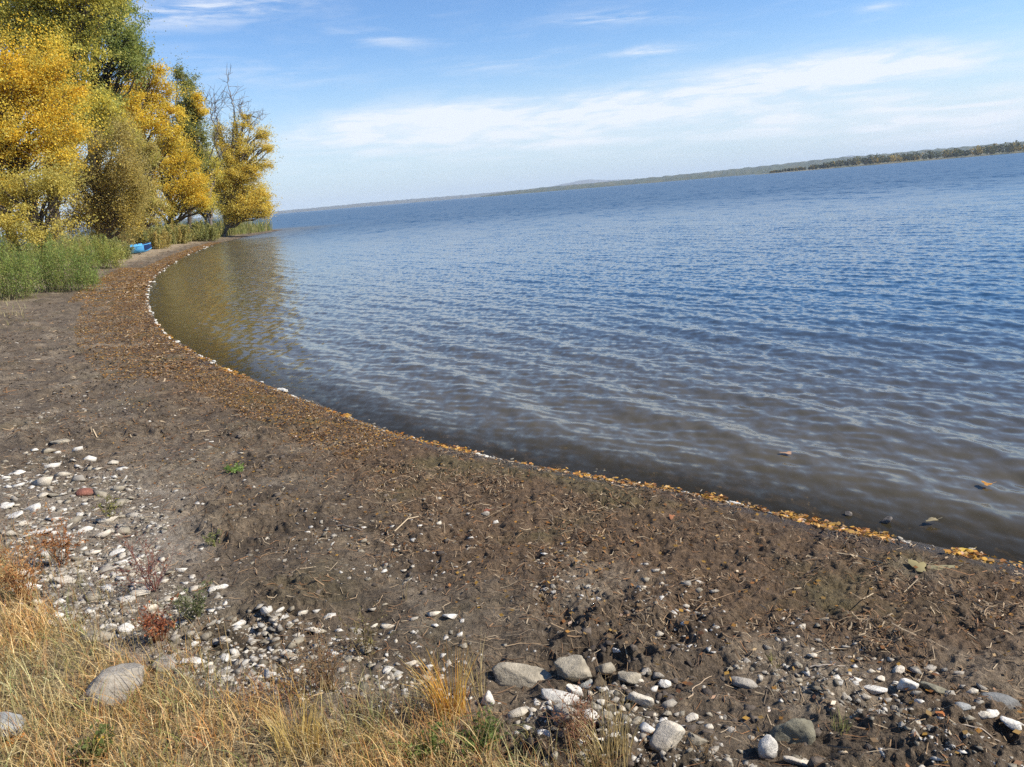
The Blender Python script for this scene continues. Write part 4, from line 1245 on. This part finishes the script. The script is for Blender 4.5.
def build_small():
    ye = C(.66,.44,.06); og = C(.58,.27,.05); br = C(.30,.18,.08)
    leaf_thing(987, 485, 9, og, 'orange leaf afloat in open water at the right, above a floating twig', .02, 'leaves afloat')
    leaf_thing(932, 521, 10, C(.34,.27,.14), 'dull brown leaf afloat near the right shore beside the dark stone', .02, 'leaves afloat')
    leaf_thing(787, 454, 9, C(.50,.30,.18), 'pale orange leaf afloat alone in the middle of the water', .02, 'leaves afloat')
    leaf_thing(961, 552, 15, ye, 'yellow leaf washed ashore at the right end of the leaf line')
    leaf_thing(938, 571, 24, C(.34,.29,.15), 'large dull tan leaf lying flat on the litter at the right')
    leaf_thing(918, 567, 20, C(.37,.30,.13), 'broad olive tan leaf beside the large dull tan leaf')
    leaf_thing(99, 741, 12, C(.68,.46,.03), 'bright yellow leaf in the dry grass below the large pale boulder')
    leaf_thing(103, 752, 10, C(.64,.38,.04), 'small yellow orange leaf below the bright yellow leaf in dry grass')
    leaf_thing(12, 744, 16, C(.60,.22,.03), 'orange leaf in the grass below the boulder at the left edge')
    leaf_thing(942, 716, 10, C(.58,.20,.05), 'bright orange leaf on the mud below the right hand stone patch')
    leaf_thing(487, 512, 10, C(.30,.10,.05), 'dark red brown leaf beside the upright grey pebble')
    leaf_thing(672, 518, 9, C(.50,.20,.08), 'reddish leaf on the litter near the water, right of centre')
    twig(960, 728, 1000, 744, .004, C(.40,.33,.25), 'bent pale twig on mud at the bottom right corner', seed=1)
    twig(810, 669, 845, 668, .004, C(.42,.35,.27), 'pale twig lying across the stony strip, right of the lone grey stone', seed=2)
    twig(908, 736, 928, 718, .003, C(.40,.32,.22), 'short straight twig on mud left of the bright orange leaf', .02, seed=3)
    twig(688, 700, 712, 678, .003, C(.38,.28,.18), 'thin dry twig leaning on mud between the heap and the lone grey stone', .05, seed=4)
    twig(338, 527, 362, 532, .006, C(.25,.20,.15), 'thick flat stick lying on dark mud left of centre', .01, seed=5)
    red = [C(.30,.10,.06), C(.38,.16,.08), C(.24,.11,.06)]
    weed(155, 590, 60, 'bushy red stemmed dry weed standing among white stones on the left', 16, C(.24,.10,.075), red, 81, .013, .75, 5, 3)
    weed(62, 505 + 60, 50, 'rusty red weed at the edge of the dry grass, left side', 14, C(.36,.15,.06), [C(.48,.20,.07), C(.40,.18,.07), C(.52,.28,.10)], 82, .018, .4, 16, 2)
    weed(28, 600, 58, 'tall rusty orange weed patch by the left edge of the photo', 22, C(.42,.20,.08), [C(.50,.24,.09), C(.44,.22,.08), C(.56,.33,.13)], 83, .018, .5, 16, 2)
    weed(160, 640, 40, 'red leaved low weed between the white slab and the boulder', 14, C(.30,.11,.06), red + [C(.50,.17,.06)], 84, .018, .5, 14, 2)
    weed(478, 752, 34, 'bright green leafy weed clump at the bottom centre', 26, C(.20,.20,.07), [C(.17,.22,.06), C(.24,.28,.08), C(.13,.18,.05)], 85, .018, 1.0, 11, 2, .45)
    weed(425, 757, 26, 'small green leafy weed left of the bright green clump', 14, C(.18,.22,.06), [C(.15,.22,.05), C(.22,.27,.07)], 86, .018, .9, 9, 2, .45)
    weed(235, 470, 12, 'small bright green plant alone on the dark mud', 12, C(.18,.22,.06), [C(.18,.27,.06), C(.25,.33,.09)], 87, .035, 1.4, 8, 1, .5, low=True)
    weed(195, 620, 34, 'grey green weed right of the brown grey stone', 16, C(.16,.16,.07), [C(.15,.17,.07), C(.20,.20,.09)], 88, .016, .6, 14, 2)
    weed(100, 645 + 115, 30, 'dark green weed low in the dry grass right of the yellow leaves', 10, C(.15,.17,.05), [C(.13,.16,.045), C(.2,.2,.06)], 89, .022, .7, 10, 2, .6)
    weed(330, 690, 60, 'brown dry weed with thin stems, left of the orange tuft', 16, C(.30,.20,.10), [C(.32,.20,.10), C(.26,.14,.08)], 90, .013, .5, 10, 3)
    weed(580, 745, 50, 'dry reddish weed in front of the stone heap, bottom centre', 22, C(.32,.17,.10), [C(.34,.16,.09), C(.40,.24,.12)], 91, .012, .6, 10, 3)
    weed(215, 490 + 55, 18, 'tiny yellow green weed on the mud above the long white stone', 8, C(.24,.24,.08), [C(.25,.26,.08)], 92, .016, .8, 8, 1)
    weed(110, 520, 26, 'dark stemmed yellow green weed among stones of the left scatter', 10, C(.16,.13,.06), [C(.30,.28,.08), C(.36,.34,.10)], 93, .018, .8, 6, 2)
    weed(365, 655, 46, 'thin brown weed standing before the grey stones, left of the orange tuft', 10, C(.24,.17,.09), [C(.25,.20,.09), C(.3,.26,.1)], 94, .014, .5, 9, 3)
    weed(700, 757, 24, 'small wiry dry weed at the bottom right of the stone heap', 8, C(.30,.2,.1), [C(.3,.2,.1)], 95, .01, .8, 3, 2)
    tuft(450, 715, 44, 66, 'orange and yellow grass tuft standing at the bottom centre', [C(.62,.31,.05), C(.66,.40,.08), C(.52,.24,.05), C(.60,.44,.12)], 150, 101)
    tuft(405, 600, 8, 40, 'two tall thin straws standing alone on the mud', [C(.40,.30,.15)], 4, 102)
    tuft(610, 765, 56, 66, 'tall straw coloured tuft at the right end of the dry grass', [C(.50,.38,.18), C(.42,.30,.12), C(.56,.43,.2)], 120, 103)
    tuft(480, 610 + 85, 20, 60, 'slender pale grass tuft behind the orange tuft', [C(.46,.36,.17), C(.4,.3,.13)], 26, 104)
    tuft(775, 664, 16, 12, 'small green yellow tuft on mud right of the lone grey stone', [C(.28,.28,.09), C(.34,.30,.11)], 24, 105)
    tuft(840, 733, 20, 18, 'small yellow green tuft on mud right of the olive brown block', [C(.28,.28,.09), C(.36,.33,.12)], 30, 106)
    tuft(300, 745, 60, 50, 'leaning golden grass tuft left of the green weeds', [C(.52,.38,.12), C(.58,.42,.15), C(.46,.30,.09)], 130, 107)

# ------------------------------------------------------------------ boat
def build_boat():
    p = on_ground(132, 254)
    zg = float(ground_z(np.array([p[0]]), np.array([p[1]]), False)[0])
    root = empty('rowing_boat', (p[0], p[1], zg)); root.rotation_euler = (0, 0, math.radians(32))
    tag(root, 'small light blue boat with a dark end lying on the beach beside the green bushes', 'boat')
    Lh = 1.35
    st = np.linspace(-1, 1, 17)
    def section(u):
        w = .46 * (1 - max(0, (u - .05) / .95) ** 2.2) + .012
        if u < 0: w = .46 - .05 * u * u
        sheer = .50 + .13 * max(0, u) ** 2 + .03 * max(0, -u)
        keel = .05 + .22 * max(0, (u - .55) / .45) ** 2
        return w, sheer, keel
    def shell(k, inset=0):
        V = []; 
        prof = np.linspace(-1, 1, 13)
        for u in st:
            w, s, ke = section(u); w = max(.01, w - inset)
            for q in prof:
                yy = w * math.copysign(abs(q) ** .75, q); zz = ke + inset + (s - ke - inset) * abs(q) ** 2.4
                V.append([u * Lh, yy, zz])
        n = 13; i = np.arange(len(st) - 1)[:, None] * n; j = np.arange(n - 1)[None]
        Fq = np.stack([i + j, i + j + 1, i + n + j + 1, i + n + j], -1).reshape(-1, 4)
        return np.array(V), Fq, n
    V, Fq, n = shell(0); V2, F2, _ = shell(0, .03)
    tri = np.array([[0, k, k + 1] for k in range(1, n - 1)])
    blue = mat_surface('blue_boat_paint', .4, .1, 8, color=(.10, .40, .74)); navy = mat_surface('dark_blue_paint', .5, .1, 8, color=(.012, .03, .10))
    pale = mat_surface('pale_wood', .7, .15, 12, color=(.62, .56, .46))
    hull = mesh('hull', np.concatenate([V, V2]), [np.concatenate([Fq, F2[:, ::-1] + len(V)]), np.concatenate([tri, tri[:, ::-1] + len(V)])], blue, None, True, root)
    # rim
    g = Geo()
    for sd in (0, n - 1):
        g.add(*tube(V[sd::n] + [0, 0, .012], .022, 6), C(1, 1, 1))
    g.add(*tube(np.array([V[0], V[n - 1]]) + [0, 0, .012], .022, 6), C(1, 1, 1))
    rim = mesh('gunwale', np.concatenate(g.V), np.concatenate(g.F4), blue, None, True, root)
    # tarpaulin cover of the same blue stretched over the middle, dark bow deck
    def deck(u0_, u1_, rise, nm, mt):
        us = np.linspace(u0_, u1_, 9); qs = np.linspace(-1, 1, 9); V = []
        for u in us:
            w, s, ke = section(u)
            for q in qs: V.append([u * Lh, q * w * 1.03, s + .03 + rise * (1 - q * q)])
        V = np.array(V); top = V.copy(); bot = V - [0, 0, .02]
        i = np.arange(8)[:, None] * 9; j = np.arange(8)[None]
        Fq = np.stack([i + j, i + 9 + j, i + 10 + j, i + j + 1], -1).reshape(-1, 4)
        return mesh(nm, np.concatenate([top, bot]), np.concatenate([Fq, Fq[:, ::-1] + 81]), mt, None, True, root)
    deck(-1.0, .55, .12, 'cover', blue)
    deck(.553, 1.0, .07, 'bow_deck', navy)
    # bow cheeks painted dark: strip just outside the hull
    V3 = []
    us = np.linspace(.6, 1.0, 7)
    for sd in (-1, 1):
        for u in us:
            w, s, ke = section(u)
            for q in (.55, .8, 1.0):
                yy = sd * (w * q ** .75 + .006); V3.append([u * Lh + .004, yy, ke + (s - ke) * q ** 2.4])
    i = np.arange(6)[:, None] * 3; j = np.arange(2)[None]
    Fq = np.stack([i + j, i + 3 + j, i + 4 + j, i + j + 1], -1).reshape(-1, 4)
    mesh('bow_band', V3, np.concatenate([Fq, Fq + 21]), navy, None, True, root)
    g = Geo(); ks = np.linspace(-.95, .6, 8)
    g.add(*tube(np.array([[u * Lh, 0, section(u)[2] - .02] for u in ks]), .03, 6), C(1, 1, 1))
    mesh('keel', np.concatenate(g.V), np.concatenate(g.F4), pale, None, True, root)
    # two pale poles it rests on
    for k, u in enumerate((.35, -.5)):
        a = np.array([u * Lh, -.55, .02]); b = np.array([u * Lh + .1, .55, .02])
        V, Fq = tube(np.array([a, (a + b) / 2, b]), .035, 7)
        ang = root.rotation_euler[2]
        V = rotz(V, ang) + np.array(root.location)
        o = mesh('wooden_pole', V - np.array(root.location), Fq, pale, None, True); o.location = root.location
        tag(o, ['pale wooden pole under the dark end of the blue boat', 'pale wooden pole under the bush side end of the blue boat'][k], 'pole', 'poles under the boat')

# ------------------------------------------------------------------ sky, sun, air
SUN_AZ = math.radians(99); SUN_EL = math.radians(40)
def build_light():
    w = bpy.data.worlds.new("World"); scene.world = w; w.use_nodes = True
    nt = w.node_tree; nt.nodes.clear(); t = NT(nt)
    out = t.new('ShaderNodeOutputWorld'); bg = t.new('ShaderNodeBackground')
    sky = t.new('ShaderNodeTexSky'); sky.sky_type = 'NISHITA'; sky.sun_disc = False
    sky.sun_elevation = SUN_EL; sky.sun_rotation = SUN_AZ
    sky.altitude = 300; sky.air_density = 1.0; sky.dust_density = 0.0; sky.ozone_density = 3.0
    tc = t.new('ShaderNodeTexCoord'); dirv = t.v('NORMALIZE', tc.outputs['Generated'])
    sp = t.new('ShaderNodeSeparateXYZ'); t.put(sp.inputs[0], dirv)
    az = t.m('MULTIPLY', t.m('ARCTAN2', sp.outputs[0], sp.outputs[1]), 57.2958)
    el = t.m('MULTIPLY', t.m('ARCSINE', sp.outputs[2]), 57.2958)
    def deg(px, py):
        d = ray(px, py); d = d / np.linalg.norm(d)
        return math.degrees(math.atan2(d[0], d[1])), math.degrees(math.asin(d[2]))
    comb = t.new('ShaderNodeCombineXYZ'); t.put(comb.inputs[0], az); t.put(comb.inputs[1], el)
    ae = comb.outputs[0]
    # wind drawn texture: long in azimuth, thin in elevation, slightly tilted
    mp = t.new('ShaderNodeMapping'); mp.inputs['Rotation'].default_value = (0, 0, math.radians(-5)); mp.inputs['Scale'].default_value = (.055, .30, 1)
    t.put(mp.inputs['Vector'], ae)
    n1 = t.noise(mp.outputs[0], 1.0, 7, .62, .6).outputs['Fac']
    mp2 = t.new('ShaderNodeMapping'); mp2.inputs['Rotation'].default_value = (0, 0, math.radians(-9)); mp2.inputs['Scale'].default_value = (.16, 1.1, 1)
    t.put(mp2.inputs['Vector'], ae)
    n2 = t.noise(mp2.outputs[0], 1.0, 6, .65, .4).outputs['Fac']
    def blob(p0, p1, thick, amp):
        a0, e0 = deg(*p0); a1, e1 = deg(*p1)
        ca, ce = (a0 + a1) / 2, (e0 + e1) / 2; L = math.hypot(a1 - a0, e1 - e0) / 2
        th = math.atan2(e1 - e0, a1 - a0)
        dx = t.m('SUBTRACT', az, ca); dy = t.m('SUBTRACT', el, ce)
        u = t.m('DIVIDE', t.m('ADD', t.m('MULTIPLY', dx, math.cos(th)), t.m('MULTIPLY', dy, math.sin(th))), L)
        v = t.m('DIVIDE', t.m('SUBTRACT', t.m('MULTIPLY', dy, math.cos(th)), t.m('MULTIPLY', dx, math.sin(th))), thick)
        q = t.m('ADD', t.m('MULTIPLY', u, u), t.m('MULTIPLY', v, v))
        return t.m('MULTIPLY', t.m('EXPONENT', t.m('MULTIPLY', q, -1.0)), amp)
    def add(*xs):
        r = xs[0]
        for x in xs[1:]: r = t.m('ADD', r, x)
        return r
    soft = add(blob((560,112),(960,58),1.0,.95), blob((700,86),(900,60),.8,.9), blob((280,136),(580,106),1.1,.7), blob((620,122),(1020,98),1.2,.55), blob((300,150),(760,120),1.3,.45),
               blob((850,130),(1100,95),1.6,.5), blob((380,125),(480,112),.7,.45))
    wisp = add(blob((120,16),(290,2),.75,1.1), blob((560,22),(660,12),.4,.55), blob((620,54),(690,46),.4,.8), blob((340,30),(420,44),.5,.4), blob((860,10),(900,6),.3,.5), blob((170,60),(330,80),.8,.25), blob((440,70),(560,56),.5,.3))
    cl = t.m('MULTIPLY', t.m('MULTIPLY', soft, t.rng(n1, .34, .60, .5, 1.7)), t.rng(n2, .34, .64, .45, 1.25))
    cl = t.m('ADD', cl, t.m('MULTIPLY', wisp, t.rng(n2, .36, .66, 0, 1)))
    cl = t.m('ADD', cl, t.m('MULTIPLY', t.rng(n2, .45, .75, 0, .16), t.rng(el, 1, 14, 1, .5)))
    # high thin cloud elsewhere in the dome
    mp3 = t.new('ShaderNodeMapping'); mp3.inputs['Scale'].default_value = (1.2, 3, 1.5); t.put(mp3.inputs['Vector'], dirv)
    n3 = t.noise(mp3.outputs[0], 1.6, 6, .6, .8).outputs['Fac']
    cl = t.m('ADD', cl, t.m('MULTIPLY', t.rng(n3, .5, .75, 0, .22), t.rng(el, 18, 30, 0, 1)))
    cl = t.m('MINIMUM', cl, .9)
    hs = t.new('ShaderNodeHueSaturation'); hs.inputs['Hue'].default_value = .508; hs.inputs['Saturation'].default_value = SKY_SAT; t.put(hs.inputs['Color'], sky.outputs[0])
    low = t.mix(t.rng(el, -1, 11, .9, 0), hs.outputs[0], (3.3, 4.15, 5.2, 1)); c = t.mix(cl, low, CLOUD)
    t.put(bg.inputs[0], c); bg.inputs[1].default_value = SKY_STR
    t.put(out.inputs['Surface'], bg.outputs[0])
    sun = bpy.data.lights.new('sun', 'SUN'); sun.energy = SUN_STR; sun.angle = math.radians(.53); sun.color = (1.0, .945, .86)
    so = bpy.data.objects.new('sun', sun); COL.objects.link(so)
    d = np.array([math.sin(SUN_AZ) * math.cos(SUN_EL), math.cos(SUN_AZ) * math.cos(SUN_EL), math.sin(SUN_EL)])
    from mathutils import Vector
    so.rotation_euler = Vector(tuple(d)).to_track_quat('Z', 'Y').to_euler()

SKY_STR = .107; SUN_STR = 4.8; SKY_SAT = 1.2; CLOUD = (5.5, 5.8, 6.3, 1)

def build_haze():
    m, t, out = new_mat('air_haze')
    v = t.new('ShaderNodeVolumePrincipled')
    v.inputs['Color'].default_value = (.76, .88, 1.0, 1); v.inputs['Density'].default_value = HAZE; v.inputs['Anisotropy'].default_value = 0.0
    t.put(out.inputs['Volume'], v.outputs[0])
    X = 14200; z0, z1 = -4.0, 160.0
    V = [(-X, -X, z0), (X, -X, z0), (X, X, z0), (-X, X, z0), (-X, -X, z1), (X, -X, z1), (X, X, z1), (-X, X, z1)]
    Fq = [(3, 2, 1, 0), (4, 5, 6, 7), (0, 1, 5, 4), (1, 2, 6, 5), (2, 3, 7, 6), (3, 0, 4, 7)]
    tag(mesh('haze', V, np.array(Fq), m), 'thin bluish haze of distance over the lake', 'haze', kind='stuff')
HAZE = 7e-5

def build_camera():
    cd = bpy.data.cameras.new('camera'); cd.sensor_width = 36; cd.lens = 36 * F / 1024; cd.clip_start = .05; cd.clip_end = 60000
    co = bpy.data.objects.new('camera', cd); COL.objects.link(co)
    from mathutils import Matrix
    M = Matrix(((RV[0], UV[0], -f_[0], CAM[0]), (RV[1], UV[1], -f_[1], CAM[1]), (RV[2], UV[2], -f_[2], CAM[2]), (0, 0, 0, 1)))
    co.matrix_world = M
    scene.camera = co

for fn in (build_camera, build_light, build_ground, build_lake, build_far, build_trees, build_shrubs, build_reeds, build_grass, build_stones, build_clods, build_litter, build_foam, build_near_foam, build_shallows, build_small, build_boat, build_haze):
    fn()

scene.view_settings.view_transform = 'Standard'; scene.view_settings.look = 'None'
scene.view_settings.gamma = 1; scene.view_settings.exposure = 0.65
scene.render.resolution_x = 1024; scene.render.resolution_y = 767
cy = scene.cycles
cy.use_denoising = False; cy.denoiser = 'OPENIMAGEDENOISE'; cy.denoising_input_passes = 'RGB_ALBEDO_NORMAL'; cy.denoising_prefilter = 'ACCURATE'
cy.max_bounces = 6; cy.diffuse_bounces = 3; cy.glossy_bounces = 3; cy.transparent_max_bounces = 12; cy.volume_bounces = 0
cy.caustics_reflective = False; cy.caustics_refractive = False
